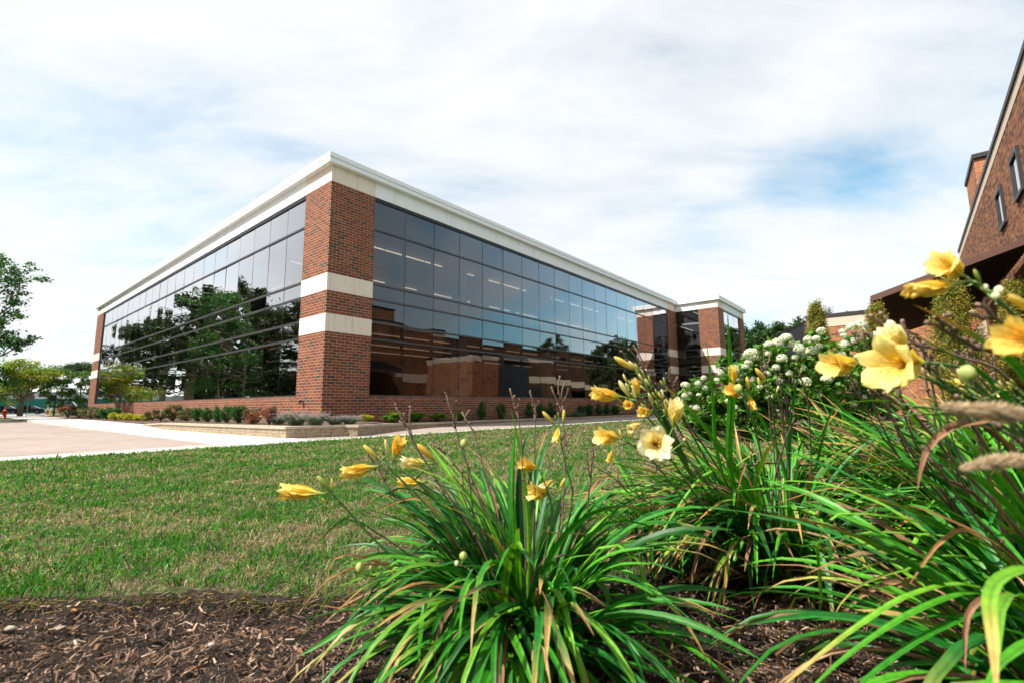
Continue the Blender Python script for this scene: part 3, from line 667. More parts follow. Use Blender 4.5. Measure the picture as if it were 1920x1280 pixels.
# the row of tall trees along the drive, mirrored in the left glass wall
row = [(22, -21, .86, 0, .3), (31, -16, .80, 1, 1.9), (38, -22, .95, 2, 4.1), (45, -14.5, .92, 0, 2.7), (53, -20, 1.02, 1, 5.3), (60, -13.5, 1.0, 2, .9), (68, -19, 1.08, 0, 3.6), (77, -13, .98, 1, 1.1), (88, -17, 1.05, 2, 2.2), (100, -14, 1., 0, 4.8), (28, -30, 1.0, 1, 2.), (42, -32, 1.05, 2, 3.1), (58, -31, 1.1, 0, 1.2), (76, -30, 1.1, 1, 5.)]
row = [(u, v, s*1.12, k, rz) for u, v, s, k, rz in row]
for i, (u, v, s, k, rz) in enumerate(row):
    place_tree(oaks[k], B(u, v, -.05), rz, s, 'tall leafy shade tree standing in the row along the paved drive, left of the frame', 'shade trees along the drive', name='shade_tree')
place_wood = []
for i, (x_, y_) in enumerate([(-40, 5), (-47, -1.5), (-55, -8), (-63, -3), (-52, -16), (-9, -25), (-15, -30), (-3, -29), (-21, -27)]):  # trees added out of view to darken what the wing glass mirrors
    place_tree(oaks[i % 3], (x_, y_, -.05), i*1.9, 1.05+.08*(i % 2), 'tall tree added unseen behind the viewpoint to darken the reflection in the wing glass', 'added unseen trees around the viewpoint', name='shade_tree')
# tree whose branch reaches in at the left edge
pL = at(-84, 768, 30); lt = place_tree(make_tree(10.2, 5.4, 2.4, .2, 16, .21, 13000, [(.03, .11, .025), (.05, .15, .03), (.08, .18, .035)], flat=.45, clump=.62), (pL[0], pL[1], -.05), 2.2, 1.0, 'dark green tree whose lower branches reach in from the left edge', None, name='leafy_tree')
# yellow-green tree and small trees in front of the tent
py_ = at(38, 772, 44); place_tree(make_tree(5.0, 3.5, 2.1, .19, 8, .18, 17000, G_YEL, flat=.5, clump=.78, forks=True, spread=1.15), (py_[0], py_[1], -.05), .4, 1.0, 'yellowing broad-crowned tree with forked trunk in front of the white tent', None, name='honey_locust')
sm = [make_tree(3.6, 1.7, .9, .08, 10, .14, 5200, G_MID, flat=.5, clump=.38), make_tree(3.8, 1.6, .8, .08, 10, .14, 5200, G_MID, flat=.5, clump=.38)]
for (px, d, k, s, lb) in ((101, 45, 0, 1.0, 'small green tree in front of the green tent wall, nearer the yellowing tree'), (148, 46, 1, 1.12, 'small green tree between the tent and the left end of the brick building')):
    pp = at(px, 772, d); place_tree(sm[k], (pp[0], pp[1], -.05), k*2., s, lb, 'small trees by the tent', name='small_tree')
for i, u in enumerate(range(22, 150, 6)):
    place_wood.append((u+rng.uniform(-2, 2), -41+rng.uniform(-4, 4), rng.uniform(.8, 1.05), i))
# conifer wood edge behind the tent and behind the right-hand wing
pines = [make_tree(13, 4.0, 1.5, .22, 22, .42, 9000, G_PINE+[(.05, .11, .03)], flat=.6, clump=1.0, conic=True), make_tree(12, 4.6, 1.8, .22, 16, .42, 9000, [(.05, .11, .035), (.035, .08, .03), (.08, .14, .04)], flat=.6, clump=1.3)]
for i, (px, py, d, k) in enumerate([(100, 692, 130, 1), (113, 684, 128, 0), (128, 678, 132, 1), (140, 682, 126, 0), (153, 676, 130, 1), (166, 688, 128, 0), (178, 692, 124, 1), (84, 696, 134, 0)]):
    pp = at(px, 765, d); top = at(px, py, d)[2]
    place_tree(pines[k], (pp[0], pp[1], -.05), i*1.3, top/12.5, 'dark green tree in the line behind the white tent roof', 'trees behind the tent', name='background_tree')
for i, (px, py, d, k) in enumerate([(1392, 618, 75, 1), (1404, 611, 78, 0), (1418, 616, 76, 1), (1432, 606, 74, 0), (1446, 610, 76, 1), (1460, 604, 78, 1), (1474, 606, 75, 0), (1488, 602, 77, 1), (1503, 603, 76, 1), (1518, 596, 80, 0), (1536, 600, 80, 1), (1380, 622, 80, 1)]):
    pp = at(px, 765, d); top = at(px, py, d)[2]
    place_tree(pines[k], (pp[0], pp[1], -.05), i*1.7, top/12.5, 'green tree in the line beyond the right end of the brick building', 'trees beyond the wing', name='background_tree')
for u, v, s_, i in place_wood:
    place_tree(pines_d[i % 2], B(u, v, -.05), i*2.1, s_, 'dark dense tree in the wood behind the row of shade trees, left of the frame', 'trees of the wood on the left', name='woodland_tree')
# trees mirrored in the right glass wall (standing beyond the frame, right)
for i, (u, v, s) in enumerate([(-9, 54, .70), (-9.6, 61, .72), (-12, 44, .58), (-13, 49.5, .6), (-11.5, 39, .5), (-15, 57, .62), (-13, 65, .6), (-24, 75, .8), (-33, 60, .85), (-35, 84, .9)]):
    place_tree(oaks[i % 3], B(u, v, -.05), i*2., s, 'leafy tree standing far to the right behind the brown building', 'trees behind the brown building', name='courtyard_tree')
# ------------------------------------------------------------------ shrubs along the facades
def make_shrub(kind):
    f = MB(); st = MB()
    for k in range(7):
        an = k*.9+rng.uniform(0, .5); tip = np.array([math.cos(an)*.3, math.sin(an)*.3, rng.uniform(.5, .8)]); st.tube([(0, 0, -.02), tip*.5+np.array([0, 0, .05]), tip], [.025, .015, .006], 5)
    if kind == 'box':
        for _ in range(26): leaves(f, blob_points(130, (.17, .17, .16), blob_points(1, (.36, .36, .38), (0, 0, .52), .8)[0], .2), .075, (.035, .12, .02), up=.5, cvar=.35)
    elif kind == 'yellow':
        for _ in range(34): leaves(f, blob_points(120, (.15, .15, .12), blob_points(1, (.42, .42, .36), (0, 0, .44), .85)[0], .2), .07, (.42, .40, .025), up=.8, cvar=.3)
    elif kind == 'gold_green':
        for _ in range(30): leaves(f, blob_points(130, (.15, .15, .14), blob_points(1, (.40, .40, .34), (0, 0, .45), .85)[0], .2), .07, np.array((.10, .22, .02)) if rng.random() < .6 else np.array((.27, .36, .03)), up=.8, cvar=.3)
    elif kind == 'mixed':
        for _ in range(30):
            c = [(.10, .14, .04), (.17, .16, .06), (.20, .11, .06), (.07, .11, .04)][rng.integers(4)]
            leaves(f, blob_points(75, (.16, .16, .13), blob_points(1, (.42, .42, .40), (0, 0, .50), .7)[0], .2), .085, c, up=.4, cvar=.35)
    elif kind == 'red':
        for _ in range(26):
            c = [(.30, .09, .05), (.36, .15, .07), (.16, .10, .04), (.10, .05, .04)][rng.integers(4)]
            leaves(f, blob_points(70, (.16, .16, .15), blob_points(1, (.40, .40, .42), (0, 0, .50), .6)[0], .2), .08, c, up=.4, cvar=.35)
    elif kind == 'dark':
        for _ in range(18): leaves(f, blob_points(110, (.17, .17, .20), blob_points(1, (.28, .28, .42), (0, 0, .58), .6)[0], .2), .08, (.04, .11, .025), up=.4, cvar=.35)
    elif kind == 'lavender':
        for _ in range(150):
            an = rng.uniform(0, 6.28); rr = rng.random()**.5*.16; tip = np.array([math.cos(an)*rng.uniform(.1, .55), math.sin(an)*rng.uniform(.1, .55), rng.uniform(.55, 1.)])
            b_ = np.array([math.cos(an)*rr, math.sin(an)*rr, 0.]); tt = rng.random((34, 1))**.7
            P = b_+(tip-b_)*tt+np.array([0, 0, .12])*np.sin(tt*3.1)+rng.normal(0, .02, (34, 3))
            c = np.where(tt > .72, np.array([[.30, .25, .30]]), np.array([[.17, .24, .17]])); leaves(f, P, .055, c, up=.3, aspect=.4, cvar=.25)
    elif kind == 'juniper':
        for _ in range(30): leaves(f, blob_points(110, (.22, .22, .08), blob_points(1, (.7, .7, .25), (0, 0, .3), .5)[0], .2), .07, (.05, .19, .10), up=.4, aspect=.3, cvar=.3)
    return f.mesh('foliage', M_SHRUB, False, True), st.mesh('stem', M_BARK, True)
kinds = {k: [make_shrub(k) for _ in range(3 if k in ('box', 'yellow', 'mixed') else 2)] for k in ('box', 'yellow', 'gold_green', 'mixed', 'red', 'dark', 'lavender', 'juniper')}
DESC = {'box': ('boxwood_shrub', 'clipped green boxwood'), 'yellow': ('golden_shrub', 'bright yellow mounded shrub'), 'gold_green': ('mounded_shrub', 'green rounded shrub with yellow tips'), 'mixed': ('flowering_shrub', 'olive shrub tinged brown'),
        'red': ('barberry_shrub', 'red-orange barberry shrub'), 'dark': ('dark_shrub', 'dark green loose shrub'), 'lavender': ('catmint_plant', 'grey-green catmint mound'), 'juniper': ('juniper', 'low spreading blue-green juniper')}
def shrub(kind, px, hw, ytop, wall, off, where, zb, group):
    if wall == 'L':
        u, _ = on_v(px, 770, off); _, zt = on_v(px, ytop, off); u1, _ = on_v(px-hw, 770, off); p = B(u, off, 0); 
    else:
        v, _ = on_u(px, 770, off); _, zt = on_u(px, ytop, off); p = B(off, v, 0)
    d = np.dot(p-EYE, FW); wdt = 2*hw*d/F_PX/math.cos(math.atan2(p[0], p[1]))*.98
    if kind == 'dark': wdt *= 1.5
    if kind == 'gold_green': wdt *= 1.22
    me = kinds[kind][rng.integers(len(kinds[kind]))]
    hgt = max(.25, zt-zb)
    e_ = empty(DESC[kind][0], (p[0], p[1], zb-.01), rng.uniform(0, 6), DESC[kind][1]+' '+where, 'shrub', group)
    e_.scale = (wdt/1.05, wdt/1.05, hgt/.98); link('foliage', me[0], e_); link('stem', me[1], e_)
GL = 'shrubs along the left glass wall'; GR = 'shrubs along the right glass wall'
LS = [('red', 128, 14, 757, 'at the far left end of the bed by the tent'), ('mixed', 150, 16, 759, 'second in the bed, beside the far brick pier'), ('mixed', 172, 17, 761, 'below the far brick pier'), ('mixed', 188, 14, 764, 'between the far pier and a green boxwood'),
      ('box', 202, 12, 763, 'left of the yellow shrubs, the farther of two'), ('box', 216, 11, 764, 'just left of the first yellow shrub'), ('yellow', 222, 11, 770, 'first from the left in the yellow row'), ('yellow', 237, 11, 772, 'second from the left in the yellow row'), ('yellow', 250, 11, 773, 'third from the left in the yellow row'), ('yellow', 262, 9, 774, 'fourth from the left in the yellow row'), ('yellow', 274, 11, 773, 'at the right end of the yellow row'),
      ('mixed', 287, 12, 768, 'just right of the yellow row'), ('mixed', 303, 13, 763, 'second to the right of the yellow row'), ('mixed', 326, 16, 756, 'tallest of the olive shrubs above the low wall end'), ('mixed', 350, 13, 762, 'just left of the boxwood row'),
      ('box', 371, 11, 763, 'leftmost in the boxwood row'), ('box', 390, 11, 763, 'second in the boxwood row'), ('box', 409, 11, 762, 'in the middle of the boxwood row'), ('box', 427, 12, 760, 'fourth in the boxwood row'), ('box', 448, 15, 758, 'rightmost and largest in the boxwood row'),
      ('red', 475, 20, 761, 'beside the largest boxwood'), ('red', 506, 15, 756, 'upright and sparse, nearest the corner pier')]
for kd, px, hw, yt, wh in LS: shrub(kd, px, hw*1.12, yt-1, 'L', -2.1, wh, .25 if px > 280 else .2, GL)
for px, hw, yt, off, wh in ((524, 22, 776, -1.9, 'leftmost above the low block wall'), (556, 36, 770, -2.0, 'large, at the foot of the corner pier'), (592, 32, 771, -1.9, 'in front of the pier corner'), (630, 26, 777, -1.4, 'right of the pier corner'), (656, 26, 776, -1.1, 'beside the yellow ball shrub')):
    shrub('lavender', px, hw, yt, 'L', off, wh, .26, 'catmint above the low wall')
shrub('yellow', 684, 18, 772, 'R', -1.7, 'alone on the right of the catmint', .26, GR)
for kd, px, hw, yt, off, wh in (('gold_green', 737, 18, 766, -1.2, 'first right of the yellow ball shrub'), ('gold_green', 782, 17, 767, -1.1, 'second right of the yellow ball shrub'), ('gold_green', 821, 16, 769, -.9, 'third right of the yellow ball shrub'), ('gold_green', 862, 14, 767, -.8, 'fourth right of the yellow ball shrub'),
        ('dark', 902, 12, 755, -.5, 'fifth in the right-hand row, thin and upright'), ('dark', 941, 11, 754, -.5, 'sixth in the right-hand row'), ('dark', 991, 10, 757, -.5, 'seventh in the right-hand row'), ('dark', 1015, 11, 757, -.5, 'eighth in the right-hand row'), ('dark', 1034, 10, 756, -.5, 'ninth, left of the juniper'),
        ('juniper', 1078, 14, 765, -.7, 'on the ground among the dark shrubs'), ('dark', 1090, 9, 758, -.45, 'right behind the juniper'), ('dark', 1106, 10, 756, -.45, 'second right of the juniper'), ('dark', 1122, 9, 758, -.45, 'third right of the juniper'), ('dark', 1138, 9, 757, -.45, 'fourth right of the juniper'), ('dark', 1154, 9, 758, -.45, 'last before the lily flowers')):
    shrub(kd, px, hw, yt, 'R', off, wh, .2 if px < 900 else .1, GR)
# ------------------------------------------------------------------ far left: tent, cars, hydrant, sign
M_TW = plain('white_vinyl', (.82, .83, .84), .5, var=.03); M_TG = plain('green_vinyl', (.015, .16, .125), .6, var=.1); M_TGR = plain('grey_white_vinyl', (.58, .61, .66), .6, var=.04)
m = MB(); m.add([tuple(at(px, 770, d)*np.array([1, 1, 0])+np.array([0, 0, -.03])) for px, d in ((-200, 60), (40, 60), (100, 60), (135, 62), (150, 130), (-500, 130))], [[0, 1, 2, 3, 4, 5]]); o = m.obj('parking_lot', M_ASPH); o['kind'] = 'structure'
tn = empty('event_tent', at(60, 766, 100)*np.array([1, 1, 0]), R(38), 'long white-roofed tent with pale upper walls and green lower walls', 'tent')
TL0, TL1 = -60, 26
m = MB(); m.box(TL0, TL1, 0, 18, 0, 3.0); m.obj('lower_wall', M_TG, tn)
m = MB(); m.box(TL0-.02, TL1+.02, -.03, 18.03, 3.0, 4.55); m.obj('upper_wall', M_TGR, tn)
m = MB(); m.add([(TL0-.4, -.4, 4.5), (TL1+.4, -.4, 4.5), (TL1+.4, 9, 8.6), (TL0-.4, 9, 8.6), (TL0-.4, 18.4, 4.5), (TL1+.4, 18.4, 4.5)], [[0, 1, 2, 3], [3, 2, 5, 4], [0, 3, 4], [1, 5, 2]]); m.obj('roof', M_TW, tn)
# grass islands with kerbs
def island(P, name='grass_island'):
    P = [gnd(*p)[:2] for p in P]; n = len(P); mm = MB(); c = np.mean(P, axis=0)
    mm.add([(x, y, .10) for x, y in P], [list(range(n))]); o = mm.obj(name, M_TURF); o['kind'] = 'structure'
    k = MB(); Q = [tuple(c+(np.array(p)-c)*1.012) for p in P]
    k.add([(x, y, -.05) for x, y in Q]+[(x, y, .115) for x, y in Q]+[(x, y, .115) for x, y in P]+[(x, y, .10) for x, y in P], [[i, (i+1) % n, (i+1) % n+n, i+n] for i in range(n)]+[[i+n, (i+1) % n+n, (i+1) % n+2*n, i+2*n] for i in range(n)]); o = k.obj('kerb', M_CONC2); o['kind'] = 'structure'
island([(-260, 793), (-20, 790.5), (20, 789.5), (45, 788), (54, 785.5), (40, 780), (28, 776), (0, 774.5), (-120, 775)])
island([(84, 778.6), (112, 779.6), (135, 778.2), (134, 775.8), (118, 775.2), (100, 776)])
hp = at(8, 780, 35); hy = empty('fire_hydrant', (hp[0], hp[1], .1), 0, 'red fire hydrant on the grass island at the left edge', 'hydrant')
M_RED = plain('red_paint', (.42, .03, .02), .45, var=.1)
m = MB(); m.tube([(0, 0, 0), (0, 0, .06), (0, 0, .061), (0, 0, .52), (0, 0, .53), (0, 0, .57), (0, 0, .571), (0, 0, .66), (0, 0, .70)], [.15, .15, .105, .10, .14, .14, .10, .06, .02], 14); m.obj('barrel', M_RED, hy, True)
m = MB(); m.tube([(-.17, 0, .42), (.17, 0, .42)], [.06, .06], 10); m.tube([(0, -.17, .40), (0, 0, .40)], [.075, .07], 10); m.obj('outlet_cap', M_RED, hy)
m = MB(); m.tube([(0, 0, .70), (0, 0, .76)], [.03, .03], 5); m.obj('operating_nut', M_RED, hy)
spn = at(50, 775, 48); ss = empty('stop_sign', (spn[0], spn[1], 0), -math.atan2(spn[0], spn[1]), 'octagonal traffic sign on a post, seen from its grey-brown back', 'sign')
M_SGN = plain('sign_back', (.22, .17, .155), .5, .4, .3)
m = MB(); oc = [(.46*math.cos(R(22.5+45*k)), .46*math.sin(R(22.5+45*k))) for k in range(8)]
m.add([(x, .0, 2.0+z) for x, z in oc]+[(x, .006, 2.0+z) for x, z in oc], [list(range(8)), list(range(8, 16))[::-1]]+[[k, (k+1) % 8+0, (k+1) % 8+8, k+8] for k in range(8)]); m.obj('sign_plate', M_SGN, ss)
m = MB(); m.box(-.03, .03, -.05, -.002, 0, 2.35); m.obj('post', plain('galvanised', (.35, .36, .37), .5, metal=.6), ss)
def car(loc, rz, col, label, cat='car', nm='parked_car', L=4.6, hgt=1.42):
    c = empty(nm, loc, rz, label, cat, 'cars parked by the tent'); mt = plain(nm+'_paint', col, .25, .6, .3, var=.02)
    prof = [(-L/2, .35), (-L/2, .72), (-L/2+.15, .85), (-L*.30, .95), (-L*.16, hgt), (L*.18, hgt-.02), (L*.36, .98), (L/2-.1, .92), (L/2, .7), (L/2, .35)]
    def side(pr, w, n_, mm):
        k = len(pr); b = MB(); b.add([(x, -w, z) for x, z in pr]+[(x, w, z) for x, z in pr], [list(range(k)), list(range(k, 2*k))[::-1]]+[[i, i+k, (i+1) % k+k, (i+1) % k] for i in range(k)]); return b.obj(n_, mm, c)
    side(prof, .88, 'body', mt)
    side([(-L*.28, .97), (-L*.16, hgt-.08), (L*.17, hgt-.10), (L*.33, .99)], .886, 'window', M_CARGLASS)
    w2 = MB(); w2.add([(-L*.295, -.75, .975), (-L*.295, .75, .975), (-L*.172, .7, hgt-.05), (-L*.172, -.7, hgt-.05)], [[0, 1, 2, 3]]); w2.v[0][:, 0] -= .012; w2.obj('windscreen', M_CARGLASS, c)
    for x in (-L*.31, L*.31):
        for y in (-.86, .86):
            b = MB(); b.tube([(x, y-.1, .33), (x, y+.1, .33)], [.33, .33], 18); wh = b.obj('wheel', plain('tyre', (.02, .02, .02), .8) if 'tyre' not in bpy.data.materials else bpy.data.materials['tyre'], c)
            b = MB(); b.tube([(x, y-.108, .33), (x, y+.108, .33)], [.19, .19], 12); b.obj('rim', M_TRANSOM, wh)
    for y in (-.65, .65):
        b = MB(); b.box(-L/2-.012, -L/2+.05, y-.17, y+.17, .60, .72); b.obj('headlight', M_CORNICE, c)
p1 = at(50, 771, 82); car((p1[0], p1[1], -.03), R(36), (.015, .016, .02), 'black car parked behind the stop sign and forked tree')
p2 = at(4, 771, 80); car((p2[0], p2[1], -.03), R(36), (.02, .022, .03), 'dark car parked behind the red hydrant, at the left edge')
p3 = at(122, 771, 84); car((p3[0], p3[1], -.03), R(38), (.75, .72, .70), 'white van parked left of the brick building', 'van', 'parked_van', 5.0, 2.1)
for i, px in enumerate((89, 95.5)):
    pp = at(px, 772, 62); c = empty('bollard', (pp[0], pp[1], -.02), 0, ('white-topped orange marker post, left one of the pair' if i == 0 else 'white-topped yellow marker post, right one of the pair'), 'bollard', 'marker posts by the tent')
    m = MB(); m.tube([(0, 0, 0), (0, 0, .75)], [.13, .12], 10); m.obj('base', plain('marker_paint%d' % 0 if i == 0 else 'marker_yellow', (.55, .12, .03) if i == 0 else (.65, .48, .06), .5), c)
    m = MB(); m.tube([(0, 0, .751), (0, 0, 1.45), (0, 0, 1.5)], [.08, .08, .03], 10); m.obj('post', M_CORNICE, c)
# ------------------------------------------------------------------ white hydrangeas and golden conifers on the rise
def bloom_mesh(k):
    mb = MB(); n = 260; d = unit(rng.normal(size=(n, 3))); d[:, 2] = np.abs(d[:, 2])*1.1-.35; d = unit(d)
    r = np.array([1, 1, .82+.25*(k % 2)]); P = d*r*(.92+.1*rng.random((n, 1)))
    V = []; C = []; sz = .17
    T = unit(np.cross(d, rng.normal(size=(n, 3)))); S = np.cross(d, T)
    for a in range(4):
        an = a*math.pi/2; ax = T*math.cos(an)+S*math.sin(an); bx_ = -T*math.sin(an)+S*math.cos(an)
        V.append(np.stack([P, P+(ax*.5+bx_*.42)*sz+d*.03, P+ax*sz*1.0, P+(ax*.5-bx_*.42)*sz+d*.03], 1))
    V = np.concatenate(V)
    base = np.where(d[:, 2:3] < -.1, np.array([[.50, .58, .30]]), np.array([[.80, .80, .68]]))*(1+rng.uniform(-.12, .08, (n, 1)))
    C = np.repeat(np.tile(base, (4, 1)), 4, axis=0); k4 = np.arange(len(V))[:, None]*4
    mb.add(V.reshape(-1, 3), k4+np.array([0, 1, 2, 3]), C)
    return mb.mesh('flower_head', M_HYD, False, True)
BLOOM = [bloom_mesh(k) for k in range(4)]
def hydrangea(px, py0, d, hw, ytop, blooms, label):
    p = at(px, py0, d); g = float(terr(p[0], p[1])); top = at(px, ytop, d)[2]; w = hw*d/F_PX; h = top-g
    e_ = empty('hydrangea', (p[0], p[1], g), 0, label, 'shrub', 'white hydrangeas'); f = MB(); st = MB()
    for k in range(11):
        an = k*2.4; tip = np.array([math.cos(an)*w*.6, math.sin(an)*w*.6, h*rng.uniform(.6, .85)]); st.tube([(0, 0, 0), tip*.4+np.array([0, 0, .1]), tip], [.014, .010, .005], 5)
    for _ in range(120):
        c0 = blob_points(1, (w*.92, w*.92, h*.5), (0, 0, h*.5), .6)[0]; c0[2] = max(.08, c0[2])
        leaves(f, blob_points(26, (.12, .12, .09), c0, .2), .105, [(.06, .18, .02), (.10, .25, .03), (.15, .30, .05)][rng.integers(3)], up=.9, aspect=.62, cvar=.3, bend=.35)
    f.obj('foliage', M_SHRUB, e_, colors=True); st.obj('stem', M_DRY, e_, True)
    for i, (bx_, by, r) in enumerate(blooms):
        q_ = at(bx_, by, d-w*.55*math.sqrt(max(0, 1-((bx_-px)/hw)**2))*rng.uniform(.8, 1.15)); rr = r*d/F_PX*.86*rng.uniform(.85, 1.1)
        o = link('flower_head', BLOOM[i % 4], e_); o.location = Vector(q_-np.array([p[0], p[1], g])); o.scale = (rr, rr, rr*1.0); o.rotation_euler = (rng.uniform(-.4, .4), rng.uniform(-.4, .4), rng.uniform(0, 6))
hydrangea(1318, 790, 9.4, 52, 706, [(1285, 722, 9), (1309, 719, 8), (1284, 741, 8), (1320, 709, 7), (1331, 745, 7), (1306, 766, 8), (1293, 737, 6), (1322, 728, 6), (1275, 750, 6), (1339, 738, 7), (1310, 740, 5), (1347, 759, 8), (1297, 762, 6), (1330, 764, 6), (1356, 744, 8)], 'low white hydrangea bush, leftmost of the hydrangeas')
hydrangea(1392, 790, 8.8, 58, 655, [(1409, 665, 15), (1404, 681, 9), (1398, 687, 8), (1379, 697, 9), (1366, 752, 8), (1380, 690, 7), (1422, 672, 8), (1352, 700, 7), (1424, 700, 7), (1437, 690, 8), (1344, 712, 6), (1413, 712, 7), (1372, 722, 7), (1390, 742, 8), (1362, 735, 7), (1420, 738, 7), (1405, 756, 7), (1378, 764, 7), (1440, 720, 7), (1385, 712, 5)], 'white hydrangea bush in front of the wing, second from the left')
hydrangea(1468, 790, 8.4, 66, 632, [(1441, 646, 10), (1458, 644, 12), (1473, 635, 12), (1487, 648, 10), (1440, 663, 7), (1466, 673, 12), (1490, 670, 8), (1455, 690, 8), (1512, 695, 9), (1480, 700, 7), (1438, 700, 8), (1460, 715, 8), (1498, 716, 9), (1475, 735, 8), (1444, 745, 7), (1505, 740, 7), (1425, 725, 6), (1520, 668, 7), (1488, 752, 7)], 'tallest white hydrangea bush, left of the first golden conifer')
hydrangea(1540, 790, 8.2, 60, 620, [(1540, 621, 10), (1515, 638, 9), (1530, 636, 10), (1498, 655, 12), (1523, 657, 12), (1536, 650, 7), (1512, 662, 9), (1584, 647, 9), (1549, 712, 11), (1511, 716, 10), (1580, 622, 8), (1534, 742, 9), (1560, 685, 6), (1590, 690, 7), (1578, 665, 8), (1570, 735, 7), (1545, 690, 6)], 'white hydrangea bush below the first golden conifer')
hydrangea(1620, 795, 8.6, 60, 612, [(1596, 614, 11), (1614, 612, 12), (1582, 630, 7), (1602, 640, 8), (1640, 628, 9), (1655, 660, 8), (1610, 670, 8), (1632, 690, 8), (1590, 715, 7), (1670, 690, 8), (1650, 725, 7), (1620, 745, 7), (1600, 760, 7)], 'white hydrangea bush between the two nearer golden conifers, mostly behind lilies')
def conifer(px, d, hw, ytop, label, seed):
    p = at(px, 780, d); g = float(terr(p[0], p[1])); top = at(px, ytop, d)[2]; w = hw*d/F_PX; h = top-g
    e_ = empty('golden_conifer', (p[0], p[1], g-.02), 0, label, 'conifer', 'golden conifers'); f = MB(); t = MB()
    t.tube([(0, 0, 0), (.02, 0, h*.5), (0, .01, h*.92)], [.06, .04, .008], 7); t.obj('trunk', M_BARK, e_, True)
    n = int(150*h)
    for i in range(n):
        z = h*(.04+.93*(i/n)); prof = w*(min(1., .55+z/h*1.5))*(1-max(0, z/h-.35)**1.5*1.55); prof = max(prof, .05); an = i*2.4+rng.uniform(-.5, .5); r = prof*rng.uniform(.6, 1.08)
        tip = np.array([math.cos(an)*r, math.sin(an)*r, z+rng.uniform(.05, .2)]); b_ = tip*np.array([.3, .3, 1])-np.array([0, 0, .16])
        tt = rng.random((95, 1))**.6; P = b_+(tip-b_)*tt+rng.normal(0, .045, (95, 3))*np.array([1, 1, 1.2])
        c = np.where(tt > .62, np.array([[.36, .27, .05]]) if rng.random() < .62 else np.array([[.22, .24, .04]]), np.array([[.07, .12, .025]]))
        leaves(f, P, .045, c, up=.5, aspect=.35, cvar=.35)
    for k in range(16):
        an = rng.uniform(0, 6.28); tip = np.array([math.cos(an)*w*.35, math.sin(an)*w*.35, h*rng.uniform(1., 1.08)]); t0 = np.array([0, 0, h*.86]); tt = np.linspace(0, 1, 12)[:, None]
        leaves(f, t0+(tip-t0)*tt+rng.normal(0, .008, (12, 3)), .03, (.34, .24, .09), up=.5, aspect=.3)
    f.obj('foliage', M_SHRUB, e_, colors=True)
conifer(1548, 11.2, 27, 566, 'golden-green columnar conifer, leftmost of the three', 1)
conifer(1664, 10.4, 32, 570, 'golden-green conifer below the left tip of the brown canopy', 2)
conifer(1812, 9.0, 48, 522, 'golden-green conifer in front of the dark canopy underside', 3)
conifer(1935, 9.5, 40, 525, 'golden-green conifer at the right edge under the canopy', 4)
